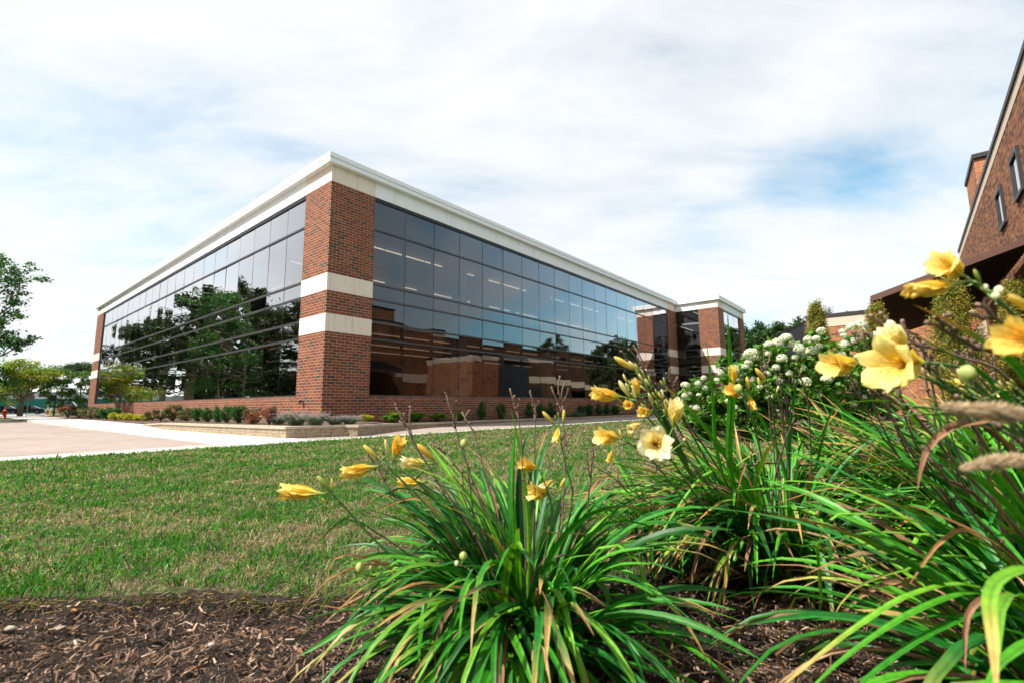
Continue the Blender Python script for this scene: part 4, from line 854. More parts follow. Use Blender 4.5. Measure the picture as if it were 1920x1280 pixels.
# ------------------------------------------------------------------ lawn grass
def blades(n, rho):
    az = R(1)*rng.uniform(-62, 56, n*3); r = rng.random(n*3)
    # density ~ constant to r0, then 1/r^2
    r0, r1 = 4.0, 27.0; A = (r0**2-1.7**2)/2; Bq = r0**2*math.log(r1/r0); k = r*(A+Bq)
    rr = np.where(k < A, np.sqrt(1.7**2+2*np.minimum(k, A)), r0*np.exp(np.clip((k-A), 0, None)/r0**2))
    x = rr*np.sin(az); y = rr*np.cos(az); u, v = uv_of(x, y)
    ok = (y > edge_y(x)-.015+rng.normal(0, .02, len(x))) & (u < U_LAWN+.02+rng.normal(0, .02, len(x))) & ~bed2_in(x, y)
    i = np.nonzero(ok)[0][:n]; return x[i], y[i], rr[i]
def build_grass(n):
    x, y, r = blades(n, 0); n = len(x); z = terr(x, y)-.004
    def sn(a, b, c, d): return np.sin(x*a+y*b+c)*np.sin(x*-b*.8+y*a+d)
    patch = sn(2.1, 1.3, 0, 1)*.35+sn(4.7, 3.1, 2, .3)*.4+sn(11, 7, 1, 4)*.5+sn(17, 13, 5, 2)*.35+sn(27, 19, 3, 2)*.35+sn(61, 43, 3, 2)*.25+rng.normal(0, .55, n)
    gx = np.clip((np.interp(x+y*.4, [-4, -1, 3, 6], [-.12, .0, .35, .6])), -1, 1)
    dry = patch+gx*.7 > -.04
    h = np.where(dry, rng.uniform(.018, .05, n), rng.uniform(.025, .058, n))*(1+.15*(r > 6)); h *= 1+.45*sn(31, 22, 2, 1)+.25*sn(71, 53, 2, 1); h = np.maximum(h, .012); near = np.clip((y-edge_y(x))/.12, .55, 1); h *= near
    w = np.maximum(np.where(dry, .0034, .0048), .00125*r)*rng.uniform(.7, 1.3, n)
    an = rng.uniform(0, 6.283, n); lean = np.where(dry, rng.uniform(.5, 1.9, n), rng.uniform(.2, 1.5, n)); la = rng.uniform(0, 6.283, n)
    D = np.stack([np.cos(la), np.sin(la)], 1); S = np.stack([-np.sin(an), np.cos(an)], 1)
    V = np.zeros((n, 5, 3)); P = np.stack([x, y, z], 1); V[:] = P[:, None]
    V[:, 0, :2] -= S*w[:, None]*.5; V[:, 1, :2] += S*w[:, None]*.5
    mid = D*(h*lean*.28)[:, None]; V[:, 2, :2] += mid+S*w[:, None]*.42; V[:, 3, :2] += mid-S*w[:, None]*.42; V[:, 2:4, 2] += (h*.6)[:, None]
    V[:, 4, :2] += D*(h*lean*.95)[:, None]; V[:, 4, 2] += np.where(dry, h*.55, h*.98)
    k = np.arange(n)[:, None]*5
    g = np.array([[.018, .13, .008], [.032, .18, .010], [.06, .25, .014], [.010, .07, .006], [.12, .30, .025]]); s_ = np.array([[.40, .29, .18], [.27, .19, .12], [.58, .47, .33], [.13, .085, .055], [.33, .29, .13]])
    rim = (uv_of(x, y)[0] > U_LAWN-.5)
    c = np.where((dry & ~(rim & (rng.random(n) < .6)))[:, None], s_[rng.integers(0, 5, n)], g[rng.integers(0, 5, n)])*rng.uniform(.75, 1.25, (n, 1))
    mb = MB(); mb.add(V.reshape(-1, 3), k+np.array([0, 1, 2, 3]), np.repeat(c, 5, axis=0)); mb.f.append(k+np.array([3, 2, 4]))
    o = mb.obj('lawn_grass', M_GRASS, colors=True); tag(o, 'short lawn grass, green mixed with straw-coloured dry blades', 'grass', kind='stuff')
build_grass(330000)
# straw and roots hanging over the cut edge
def fringe():
    n = 9000; x = rng.uniform(-3.2, 4.5, n); y = edge_y(x)+rng.normal(.0, .03, n); mb = MB()
    an = rng.uniform(0, 6.28, n); L = rng.uniform(.02, .07, n); d = np.stack([np.cos(an), np.sin(an)-.5, rng.uniform(-.5, .7, n)], 1); P = np.stack([x, y, np.full(n, .0)], 1); s = np.stack([-np.sin(an), np.cos(an), np.zeros(n)], 1)*.0016
    V = np.stack([P-s, P+s, P+d*L[:, None]*.6+s, P+d*L[:, None]+np.array([0, 0, -.006])], 1); c = np.array([[.14, .09, .055], [.06, .04, .026], [.30, .22, .14], [.03, .06, .015]])[rng.integers(0, 4, n)]
    mb.add(V.reshape(-1, 3), np.arange(n)[:, None]*4+np.array([0, 1, 2, 3]), np.repeat(c, 4, axis=0)); o = mb.obj('dry_grass_fringe', M_GRASS, colors=True); tag(o, 'dry grass and roots along the cut edge of the lawn', 'grass', kind='stuff')
fringe()
# ------------------------------------------------------------------ wood-chip mulch and pebbles
M_CHIP = leafy('wood_chip', .85, .0, .2)
def chips(n, reg, zf, smin, smax, name, label, flat=.35):
    x = rng.uniform(reg[0], reg[1], n); y = rng.uniform(reg[2], reg[3], n)
    if reg[4] is not None: ok = reg[4](x, y); x, y = x[ok], y[ok]
    n = len(x); dist = np.hypot(x, y); L = np.exp(rng.uniform(math.log(smin), math.log(smax), n)); Wd = L*rng.uniform(.10, .30, n); T = Wd*rng.uniform(.2, .5, n)
    an = rng.uniform(0, 6.283, n); pit = rng.normal(0, flat, n); rol = rng.normal(0, flat, n)
    a = np.stack([np.cos(an)*np.cos(pit), np.sin(an)*np.cos(pit), np.sin(pit)], 1); b0 = np.stack([-np.sin(an), np.cos(an), np.zeros(n)], 1); c0 = np.cross(a, b0)
    b = b0*np.cos(rol)[:, None]+c0*np.sin(rol)[:, None]; c = np.cross(a, b)
    P = np.stack([x, y, zf(x, y)+T*.5+np.abs(np.sin(pit))*L*.3+rng.uniform(0, .012, n)], 1)
    V = np.empty((n, 8, 3)); k = 0
    tap = rng.uniform(.35, 1, n)
    for sz in (-1, 1):
        for sx, sy in ((-1, -1), (1, -1), (1, 1), (-1, 1)):
            wy = np.where(sx > 0, tap, 1.)
            V[:, k] = P+a*(sx*L*.5)[:, None]+b*(sy*Wd*.5*wy)[:, None]+c*(sz*T*.5)[:, None]; k += 1
    pal = np.array([[.045, .029, .021], [.09, .060, .043], [.155, .105, .075], [.24, .17, .125], [.33, .25, .195], [.46, .38, .31], [.22, .115, .055], [.12, .10, .09]])
    pal = pal*np.array([1.05, .95, .88]); col = pal[rng.choice(8, n, p=[.19, .2, .2, .16, .09, .035, .07, .055])]*rng.uniform(.7, 1.25, (n, 1))
    mb = MB(); kk = np.arange(n)[:, None]*8
    mb.add(V.reshape(-1, 3), kk+np.array([0, 3, 2, 1]), np.repeat(col, 8, axis=0))
    for f in ([4, 5, 6, 7], [0, 1, 5, 4], [1, 2, 6, 5], [2, 3, 7, 6], [3, 0, 4, 7]): mb.f.append(kk+np.array(f))
    o = mb.obj(name, M_CHIP, colors=True); tag(o, label, 'mulch', kind='stuff')
chips(150000, (-2.6, 4.6, .55, 3.3, lambda x, y: (y < edge_y(x)-.015) & (np.abs(x) < y*1.35+.4)), lambda x, y: mz(x, y), .003, .013, 'bark_mulch_crumbs', 'fine dark crumbs of bark mulch in the near bed', .6)
chips(72000, (-2.6, 4.6, .55, 3.2, lambda x, y: (y < edge_y(x)-.10*rng.random(len(x))-.04) & (np.abs(x) < y*1.35+.4)), lambda x, y: mz(x, y)+.006, .009, .036, 'bark_mulch', 'brown and grey wood-chip mulch in the near bed')
chips(14000, (2.5, 13.5, 6.5, 15, bed2_in), lambda x, y: terr(x, y)+.02, .03, .10, 'bark_mulch_far', 'wood-chip mulch under the white hydrangeas')
def pebbles():
    g = 0
    for (px, py, s) in ((20, 1172, .024), (115, 1168, .018), (133, 1185, .015), (313, 1141, .012), (330, 1136, .018), (91, 1137, .010), (129, 1142, .010), (305, 1133, .010), (15, 1158, .014), (395, 1227, .016)):
        s *= .78; p = gnd(px, py, .01); me = MB(); n = 10; m_ = 6; V = []; st_ = rng.uniform(.55, .8)
        for i in range(m_+1):
            t = math.pi*i/m_
            for j in range(n): V.append((math.sin(t)*math.cos(j*6.283/n)*s*(1+.1*math.sin(j*2.1+g)), math.sin(t)*math.sin(j*6.283/n)*s*st_, math.cos(t)*s*.5))
        me.add(V, [[i*n+j, (i+1)*n+j, (i+1)*n+(j+1) % n, i*n+(j+1) % n] for i in range(m_) for j in range(n)])
        if g == 0: globals()['M_PEB'] = plain('pale_pebble', (.34, .29, .235), .7, var=.2, scale=40)
        o = me.obj('pebble', M_PEB, smooth=True); o.location = (p[0], p[1], float(mz(p[0], p[1]))+.016); o.rotation_euler = (0, 0, g); g += 1
        tag(o, 'pale rounded pebble lying on the mulch below the lawn edge', 'pebble', 'pebbles on the mulch')
pebbles()
# ------------------------------------------------------------------ daylilies
def catmull(P, n):
    P = np.asarray(P, float); P = np.vstack([2*P[0]-P[1], P, 2*P[-1]-P[-2]]); m = len(P)-3
    seg = np.linalg.norm(np.diff(P[1:-1], axis=0), axis=1); cum = np.concatenate([[0], np.cumsum(seg)]); cum /= cum[-1]
    out = []
    for t in np.linspace(0, 1, n):
        i = min(m-1, np.searchsorted(cum, t, side='right')-1); f = (t-cum[i])/(cum[i+1]-cum[i]+1e-9)
        a, b, c, d = P[i:i+4]; out.append(.5*((2*b)+(-a+c)*f+(2*a-5*b+4*c-d)*f*f+(-a+3*b-3*c+d)*f**3))
    return np.array(out)
def seen(path, d0, d1=None):
    """points of the photo placed at distances running from d0 (first point) to d1 (last)"""
    d1 = d0 if d1 is None else d1; n = len(path)
    return np.array([at(px, py, d0+(d1-d0)*i/(n-1)) for i, (px, py) in enumerate(path)])
LGREEN = [(.018, .15, .008), (.032, .21, .012), (.065, .28, .014), (.012, .10, .008), (.14, .36, .022), (.02, .16, .022)]
def ribbon_leaf(mb, P, w, base, tip=None, tips=.8, twist=0., dry=False, fold=.28, n=13, side=None, lance=False):
    P = catmull(P, n); T = unit(np.gradient(P, axis=0)); t = np.linspace(0, 1, n)
    up = np.array([0, 0, 1.]); S = np.cross(T, up); ln = np.linalg.norm(S, axis=1)
    s0 = np.array(side) if side is not None else unit(rng.normal(size=3)*np.array([1, 1, .1]))
    S = np.where(ln[:, None] > .25, S/(ln[:, None]+1e-9), S+s0*.4)
    for i in range(1, n):
        if S[i]@S[i-1] < 0: S[i] = -S[i]
    for _ in range(2): S[1:-1] = (S[:-2]+S[1:-1]*2+S[2:])/4
    S = unit(S-T*np.sum(S*T, axis=1)[:, None]); N = np.cross(S, T)
    if twist:
        a = t*twist; S, N = S*np.cos(a)[:, None]+N*np.sin(a)[:, None], N*np.cos(a)[:, None]-S*np.sin(a)[:, None]
    W = w*.5*np.minimum(1, .55+t*2.2)*np.clip(1-t**3.2, 0, 1)**.75*(1+.06*np.sin(t*17+w*900)); W = W*(.42+.58*np.clip(1-np.abs(t-.68)/.42, 0, 1)) if lance else W; W[-1] = w*.015
    N = N*np.where(np.mean(N[:, 2]) < 0, -1, 1)
    V = np.stack([P-S*W[:, None]+N*(W*fold)[:, None], P-S*(W*.45)[:, None]+N*(W*fold*.35)[:, None], P-N*(W*fold*.4)[:, None], P+S*(W*.45)[:, None]+N*(W*fold*.35)[:, None], P+S*W[:, None]+N*(W*fold)[:, None]], 1)
    base = np.array(base); c = np.tile(base, (n, 1))
    if not dry:
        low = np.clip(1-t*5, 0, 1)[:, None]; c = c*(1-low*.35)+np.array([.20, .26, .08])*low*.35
        if tip is not None:
            k = np.clip((t-tips)/(1-tips+1e-6)*1.6, 0, 1)[:, None]; mid = np.array([.34, .30, .05]); c = c*(1-k)+np.where(k < .5, mid, np.array(tip))*k
    C = np.repeat(c[:, None], 5, 1)*np.array([.92, 1.12, .66, 1.12, .92])[None, :, None]  # crease shade put into the colour: darker midline, lighter strips beside it
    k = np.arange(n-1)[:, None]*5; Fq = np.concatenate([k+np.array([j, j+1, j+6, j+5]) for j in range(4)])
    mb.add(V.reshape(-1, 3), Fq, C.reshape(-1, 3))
TIPS = [None, None, None, (.40, .20, .06), (.30, .16, .08), (.46, .30, .10), None, None]
def random_leaf(mb, b, az, L, e0, droop, w, dry=False, col=None, bendaz=0.):
    w *= 1.28 if not dry else 1.1
    n = 12; p = np.array(b, float); P = [p.copy()]; a = az; kt, kd = (rng.uniform(.45, .85), rng.uniform(.5, 1.6)) if rng.random() < .2 else (2, 0)
    for i in range(n):
        t = (i+1)/n; e_ = e0-droop*t**1.5-(kd if t > kt else 0); az += rng.normal(0, .035); a = az+bendaz*t; p = p+np.array([math.cos(a)*math.cos(e_), math.sin(a)*math.cos(e_), math.sin(e_)])*L/n
        if p[2] < .03: p[2] = .03+rng.uniform(0, .01)
        P.append(p.copy())
    if dry: col = [(.34, .19, .09), (.24, .13, .07), (.42, .27, .15), (.16, .09, .06)][rng.integers(4)] if col is None else col
    elif col is None: col = np.array(LGREEN[rng.integers(len(LGREEN))])*rng.uniform(.8, 1.2)
    ribbon_leaf(mb, P[::2]+[P[-1]] if n % 2 else P[::2], w, col, None if dry else TIPS[rng.integers(len(TIPS))], rng.uniform(.6, .92), rng.normal(0, .5) if not dry else rng.normal(0, 3), dry, fold=.28 if not dry else .6)
# flower, bud and pod meshes (+Z points out of the trumpet / to the tip); unit length about 1
def flower_mesh(kind, openness, seed):
    r_ = np.random.default_rng(seed); mb = MB(); nu, nv = 11, 7
    inner = {'gold': (.86, .56, .05), 'pale': (.90, .74, .22), 'yellow': (.88, .66, .08)}[kind]; edge = {'gold': (.91, .70, .18), 'pale': (.96, .90, .60), 'yellow': (.94, .80, .28)}[kind]
    for k in range(6):
        a0 = k*math.pi/3+r_.normal(0, .06); wide = (1. if k % 2 else .74)*(1.14 if openness > .7 else 1); op = openness*(1+r_.normal(0, .10)); V = []; C = []
        for i in range(nu):
            t = i/(nu-1); rad = .05+.05*t**1.1+op*.84*max(0, t-.28)**1.45; z = .95*t-.10-op*.42*max(0, t-.55)**1.9*2.4
            hw = (.03+.275*wide*math.sin(math.pi*min(1., t*.86+.07))**1.05)*(1. if t < .97 else .3)*(.35+.65*min(1, .2+op*1.3))
            for j in range(nv):
                s_ = (j/(nv-1)-.5)*2; ruf = .034*math.sin(t*19+s_*7+k)*abs(s_)*t*(1+.6*(k % 2))
                an = a0; rr = rad-.05*s_*s_*(1-.6*op*t)+ruf; x = rr*math.cos(an)-s_*hw*math.sin(an); y = rr*math.sin(an)+s_*hw*math.cos(an)
                if k % 2 == 0: x -= .012*math.cos(an); y -= .012*math.sin(an)
                V.append((x, y, z-.03*s_*s_+ruf)); f = min(1, max(0, (t-.25)*1.5)); c = np.array(inner)*(1-f)+np.array(edge)*f
                if abs(s_) < .1: c = c*.94+np.array([.9, .8, .35])*.06
                if t < .12: c = np.array([.66, .62, .12])
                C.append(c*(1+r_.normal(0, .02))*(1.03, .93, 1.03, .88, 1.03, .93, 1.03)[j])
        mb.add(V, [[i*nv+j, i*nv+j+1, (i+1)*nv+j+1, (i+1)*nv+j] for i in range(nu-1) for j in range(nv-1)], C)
    mb.tube([(0, 0, -.42), (0, 0, -.25), (0, 0, -.05), (0, 0, .03)], [.03, .035, .055, .06], 8, np.array([(.16, .26, .04), (.35, .42, .08), (.62, .52, .08), (.8, .55, .07)]))
    for k in range(6):
        a = k*1.05+.3; mb.tube([(0, 0, 0), (.05*math.cos(a), .05*math.sin(a), .4), (.12*math.cos(a), .12*math.sin(a), .66)], [.008, .007, .006], 4, (.85, .62, .12)); mb.tube([(.12*math.cos(a), .12*math.sin(a), .64), (.135*math.cos(a), .135*math.sin(a), .70)], [.012, .010], 4, (.55, .34, .08))
    mb.tube([(0, 0, 0), (.02, .05, .45), (.04, .13, .84)], [.008, .007, .009], 4, (.9, .75, .3)); return mb.mesh('flower', M_PETAL, True, True)
FL = {}
def fl(kind, op, seed):
    k = (kind, op, seed)
    if k not in FL: FL[k] = flower_mesh(*k)
    return FL[k]
def lathe(prof, cols, name, n=10, ribs=0, amt=0.):
    mb = MB(); V = []; C = []
    for (z, r), c in zip(prof, cols):
        for j in range(n):
            a = j*2*math.pi/n; rr = r*(1+amt*math.cos(ribs*a)); V.append((rr*math.cos(a), rr*math.sin(a), z)); C.append(c)
    m_ = len(prof); mb.add(V, [[i*n+j, i*n+(j+1) % n, (i+1)*n+(j+1) % n, (i+1)*n+j] for i in range(m_-1) for j in range(n)], C); return mb.mesh(name, M_PETAL, True, True)
def budm(kind):
    c0, c1, c2 = {'yellow': ((.20, .30, .05), (.72, .58, .10), (.84, .66, .16)), 'gold': ((.30, .34, .05), (.74, .46, .05), (.80, .52, .10)), 'green': ((.10, .20, .03), (.28, .36, .06), (.50, .50, .12)), 'pale': ((.30, .40, .10), (.70, .66, .30), (.86, .80, .45))}[kind]
    return lathe([(-.30, .03), (-.02, .045), (.12, .085), (.38, .125), (.65, .125), (.86, .085), (.97, .035), (1.0, .004)], [c0, c0, c1, c1, c1, c2, c2, c2], 'bud', 12, 3, .09)
BUD = {k: budm(k) for k in ('yellow', 'gold', 'green', 'pale')}
POD = lathe([(-.25, .05), (0, .12), (.2, .36), (.5, .44), (.8, .34), (.97, .12), (1.02, .01)], [(.25, .35, .08)]*2+[(.46, .52, .17)]*4+[(.3, .3, .1)], 'seed_pod', 15, 3, .16)
POD2 = lathe([(-.25, .05), (0, .12), (.2, .36), (.5, .42), (.8, .32), (.97, .12), (1.02, .01)], [(.5, .5, .2)]*2+[(.72, .74, .48)]*4+[(.5, .4, .2)], 'seed_pod', 15, 3, .18)
def orient(p0, p1, size, roll=0.):
    d = Vector([float(c) for c in (p1-p0)]); q_ = d.to_track_quat('Z', 'Y') @ Quaternion((0, 0, 1), roll)
    return Matrix.Translation(Vector([float(c) for c in p0])) @ q_.to_matrix().to_4x4() @ Matrix.Diagonal((size, size, size, 1))
def camdir(r, u, t): v = RT*r+UP*u-FW*t; return v/np.linalg.norm(v)
class Lily:
    def __init__(s, base, label):
        s.b = np.array([base[0], base[1], 0.]); s.root = empty('daylily_plant', s.b, 0, label, 'daylily', 'daylily clumps'); s.f = MB(); s.d = MB(); s.n = 0
    def fan(s, n, rad, L, e0, w, dry=.08, az=None, droop=(.9, 2.3)):
        for i in range(n):
            a = rng.uniform(0, 6.283) if az is None else rng.uniform(*az); r = rad*rng.random()**.6; b = (math.cos(a+rng.normal(0, .5))*r, math.sin(a+rng.normal(0, .5))*r, 0)
            isd = rng.random() < dry; random_leaf(s.d if isd else s.f, b, a, rng.uniform(*L), rng.uniform(*e0), rng.uniform(*droop)*(1.25 if isd else 1), rng.uniform(*w)*(.7 if isd else 1), isd, bendaz=rng.normal(0, .35))
    def hero(s, path, d0, d1, w, col=0, tip=None, tips=.85, dry=False, twist=0., side=None, lance=False):
        P = seen(path, d0, d1)-s.b; c = LGREEN[col] if isinstance(col, int) else col; P[:, 2] = np.maximum(P[:, 2], .015)
        ribbon_leaf(s.d if dry else s.f, P, w, c, tip, tips, twist, dry, side=RT if side is None else side, lance=lance, n=18, fold=.28 if not dry else .5)
    def scape(s, path, d0, d1, items=(), r=.0042, label=None):
        P = seen(path, d0, d1)-s.b; P[:, 2] = np.maximum(P[:, 2], .0); P = catmull(P, 16); mb = MB(); mb.tube(P, np.linspace(r*1.15, r*.7, 16), 7, np.linspace(0, 1, 16)[:, None]*np.array([.03, .05, .03])+np.array([.10, .20, .045]))
        T = unit(np.gradient(P, axis=0))
        for i in (7, 10, 12, 14): # bracts and joints
            mb.tube([P[i], P[i]+T[i]*.012+rng.normal(0, .004, 3), P[i]+T[i]*.026+rng.normal(0, .007, 3)], [r*.9, r*.8, .0006], 5, (.22, .30, .10))
        tips_ = []
        for it in items:
            kind = it[0]
            if kind == 'F':      # ('F', px,py,d, dir(r,u,toward), length, colour, openness)
                _, px, py, d, dr_, L, colr, op = it; p = at(px, py, d)-s.b; dd = camdir(*dr_); L *= 1.22; m4 = orient(p+dd*L*.36, p+dd*L*.37, L, rng.uniform(0, 1)); tips_.append((fl(colr, op, len(FL) % 5), m4, 'flower')); foot = p
            elif kind == 'B':    # ('B', tip px,py, base px,py, d, colour)
                _, tx, ty, bx_, by, d, colr = it; p = at(bx_, by, d)-s.b; q_ = at(tx, ty, d)-s.b; L = float(np.linalg.norm(q_-p)); tips_.append((BUD[colr], orient(p, q_, L), 'bud')); foot = p-(q_-p)*.28
            else:                # ('P', px,py,d,size,mesh)
                _, px, py, d, sz, me_ = it; p = at(px, py, d)-s.b; tips_.append((me_, orient(p-UP*sz*.4, p+UP*sz*.5+RT*sz*.1, sz), 'seed_pod')); foot = p-UP*sz*.5
            k = np.argmin(np.linalg.norm(P[8:]-foot, axis=1))+8; mid = (P[k]+foot)/2+T[k]*.006
            if np.linalg.norm(P[k]-foot) < .16: mb.tube(catmull([P[k], mid, foot], 5), [r*.75, r*.6, r*.55, r*.5, r*.5], 5, (.17, .28, .06))
        o = mb.obj('flower_stem', M_LILY, s.root, True, True); s.n += 1
        for me_, m4, nm in tips_: link(nm, me_, o, M=m4)
    def dead(s, path, d0, d1, forks=(), r=.0026, knobs=3):
        P = seen(path, d0, d1)-s.b; P[:, 2] = np.maximum(P[:, 2], 0); P = catmull(P, 16)+rng.normal(0, .0012, (16, 3)); mb = MB(); c = np.array([.20, .135, .10])*rng.uniform(.8, 1.4)
        mb.tube(P, np.linspace(r*1.2, r*.85, 16), 6, c)
        for fx, fy in forks:
            q_ = at(fx, fy, d1)-s.b; k = 15 if rng.random() < .6 else 14; m_ = (P[k]+q_)/2+rng.normal(0, .005, 3); Q = catmull([P[k], m_, q_], 6); mb.tube(Q, [r*.95, r*.8, r*.9, r*.7, r*1.05, r*.8], 5, c*1.15)
            for j in (2, 5): mb.tube([Q[j]-T0*.003 for T0 in [unit(Q[j]-Q[j-1])]]+[Q[j]+unit(rng.normal(size=3))*.005], [r*1.5, r*.9], 5, c*1.2)
        for j in rng.integers(6, 16, knobs): mb.tube([P[j]-np.array([0, 0, .004]), P[j]+rng.normal(0, .003, 3)+np.array([0, 0, .003])], [r*1.7, r*1.2], 6, c*.8)
        mb.obj('dried_stem', M_LILYDRY, s.root, True, True)
    def done(s):
        o = s.f.obj('foliage', M_LILY, s.root, True, True)
        if s.d.n: s.d.obj('dry_leaves', M_LILYDRY, s.root, True, True)
M_LILYDRY = leafy('dried_leaf', .8, .22, .2, tgain=(1.2, 1., .8), vein=True)
OR_ = (.44, .20, .06); BR_ = (.28, .15, .07); YE_ = (.50, .36, .10)
# ---- clump in the middle foreground
A1 = Lily(gnd(985, 1215)[:2], 'daylily clump in the centre foreground with yellow trumpets leaning left over the lawn')
A1.fan(150, .12, (.48, .80), (1.0, 1.5), (.014, .024), .08)
A1.fan(60, .10, (.55, .80), (1.1, 1.45), (.014, .024), .06, (.2, 3.2), (.5, 1.3))
A1.fan(60, .12, (.45, .75), (.5, 1.1), (.014, .024), .08, (3.6, 6.0), (.8, 1.8))
A1.fan(85, .09, (.45, .72), (.7, 1.2), (.015, .024), .12, (2.4, 4.6), (1.2, 2.2))
A1.fan(34, .08, (.30, .5), (.3, .8), (.014, .023), .10, (3.3, 6.0), (.8, 1.6))
A1.fan(30, .09, (.5, .75), (1.15, 1.5), (.010, .017), .08, (1.9, 3.6), (.5, 1.1))
A1.fan(22, .12, (.30, .45), (.2, .6), (.008, .013), 1., (0, 6.28), (.4, .9))
for h in [([(985, 1200), (880, 1085), (780, 1066), (690, 1080), (622, 1110), (575, 1185), (528, 1255)], 1.48, 1.42, .016, 4, None), ([(985, 1205), (860, 1140), (740, 1142), (655, 1142), (590, 1132)], 1.45, 1.35, .019, 5, OR_), ([(985, 1210), (860, 1165), (760, 1170), (650, 1198), (560, 1262), (535, 1290)], 1.4, 1.2, .020, 1, YE_),
          ([(985, 1215), (880, 1170), (790, 1176), (735, 1230), (690, 1300)], 1.38, 1.15, .021, 2, None), ([(985, 1185), (1003, 1110), (1055, 1052), (1128, 1036)], 1.45, 1.3, .016, 4, None), ([(985, 1200), (1030, 1148), (1090, 1150), (1145, 1215), (1190, 1292)], 1.42, 1.15, .020, 1, None), ([(988, 1206), (1012, 1168), (1070, 1180), (1130, 1250), (1170, 1300)], 1.4, 1.15, .018, 2, None),
          ([(990, 1212), (1010, 1188), (1045, 1192), (1085, 1235), (1108, 1300)], 1.36, 1.12, .024, 4, OR_), ([(985, 1205), (1006, 1165), (985, 1138), (930, 1160), (842, 1234)], 1.36, 1.2, .017, 4, YE_), ([(985, 1190), (992, 1010), (978, 860), (958, 766)], 1.46, 1.5, .017, 4, None), ([(985, 1190), (1002, 1000), (984, 850), (934, 762)], 1.48, 1.55, .012, 5, YE_),
          ([(985, 1190), (965, 990), (962, 900), (966, 790)], 1.45, 1.42, .013, 2, None), ([(985, 1200), (900, 1060), (840, 985), (780, 955), (700, 930), (660, 907)], 1.45, 1.4, .018, 5, None), ([(985, 1200), (930, 1010), (885, 935), (845, 893), (820, 905)], 1.45, 1.35, .026, 4, None), ([(985, 1195), (900, 1020), (830, 955), (760, 935), (712, 942)], 1.46, 1.5, .02, 5, None),
          ([(985, 1195), (930, 1020), (880, 970), (820, 940)], 1.4, 1.42, .016, 1, OR_), ([(985, 1215), (1018, 1225), (1035, 1300)], 1.3, 1.1, .018, 2, None), ([(982, 1218), (988, 1250), (988, 1320)], 1.3, 1.08, .022, 1, None), ([(975, 1210), (900, 1200), (850, 1230), (800, 1300)], 1.3, 1.1, .018, 1, None), ([(975, 1215), (880, 1215), (790, 1230), (700, 1290)], 1.3, 1.1, .016, 2, YE_), ([(985, 1200), (860, 1120), (760, 1105), (680, 1130), (622, 1215)], 1.45, 1.4, .015, 1, None), ([(985, 1195), (850, 1050), (740, 1035), (650, 1045), (600, 1070)], 1.5, 1.5, .015, 5, None), ([(985, 1200), (870, 1130), (790, 1090), (700, 1110), (640, 1180)], 1.42, 1.3, .02, 0, None)]:
    A1.hero(h[0], h[1], h[2], h[3], h[4], h[5], .78)
for h in [([(975, 1195), (880, 1070), (810, 950), (760, 935), (690, 965)], 1.45, 1.5, .013), ([(980, 1200), (800, 1110), (700, 1050), (628, 1046), (606, 1130)], 1.5, 1.48, .012), ([(985, 1200), (930, 1130), (870, 1105), (780, 1098), (745, 1092)], 1.4, 1.32, .018), ([(990, 1190), (1010, 1010), (1050, 1000), (1160, 1003)], 1.5, 1.5, .008)]:
    A1.hero(h[0], h[1], h[2], h[3], [(.36, .18, .07), (.42, .24, .11)][rng.integers(2)], dry=True, twist=1.5)
A1.scape([(970, 1190), (880, 1130), (800, 1092), (722, 1030), (660, 965), (622, 922)], 1.45, 1.36, [('F', 612, 925, 1.36, (-1, .03, -.1), .098, 'gold', .18), ('B', 595, 891, 620, 920, 1.36, 'green'), ('B', 622, 895, 624, 914, 1.36, 'yellow'), ('B', 603, 932, 612, 942, 1.36, 'yellow'), ('B', 613, 945, 618, 952, 1.36, 'pale')])
A1.scape([(975, 1190), (860, 1020), (790, 935), (730, 878), (718, 862)], 1.45, 1.42, [('F', 712, 872, 1.42, (-1, -.22, 0), .082, 'gold', .22), ('B', 681, 833, 706, 857, 1.42, 'yellow'), ('B', 711, 837, 722, 852, 1.42, 'green'), ('B', 722, 822, 728, 847, 1.42, 'pale')])
A1.scape([(978, 1190), (880, 1030), (800, 920), (752, 880), (745, 868)], 1.5, 1.5, [('F', 738, 862, 1.5, (.35, .9, .3), .062, 'gold', .45), ('F', 812, 868, 1.55, (-1, .05, .1), .075, 'pale', .25), ('B', 782, 831, 812, 860, 1.45, 'gold')])
A1.scape([(985, 1190), (950, 1010), (880, 930), (800, 900)], 1.55, 1.6, [('F', 800, 903, 1.6, (-1, 0, 0), .07, 'gold', .25)], .0034)
A1.scape([(990, 1190), (1070, 960), (1060, 870), (1046, 800)], 1.5, 1.42, [('B', 1017, 770, 1036, 792, 1.42, 'yellow'), ('B', 1058, 767, 1056, 788, 1.42, 'yellow'), ('F', 1048, 795, 1.42, (-.2, -.95, .2), .04, 'yellow', .4), ('B', 1046, 772, 1048, 782, 1.42, 'green'), ('B', 1040, 778, 1045, 786, 1.42, 'green')], .0036)
A1.scape([(988, 1190), (1020, 1050), (1035, 960), (1025, 915)], 1.5, 1.48, [('F', 1034, 925, 1.52, (-.75, .25, .55), .070, 'yellow', .5), ('F', 1045, 895, 1.55, (-.8, -.5, .3), .055, 'pale', .35), ('F', 1012, 880, 1.5, (-.7, .4, .5), .06, 'gold', .4), ('B', 1060, 895, 1050, 912, 1.45, 'yellow')])
A1.scape([(975, 1200), (900, 1110), (880, 1070), (868, 1060)], 1.32, 1.28, [('P', 868, 1043, 1.28, .024, POD), ('P', 856, 1056, 1.28, .015, POD2)], .003)
A1.scape([(985, 1190), (905, 1050), (880, 900), (870, 845)], 1.5, 1.5, [('P', 869, 832, 1.5, .028, POD)], .003)
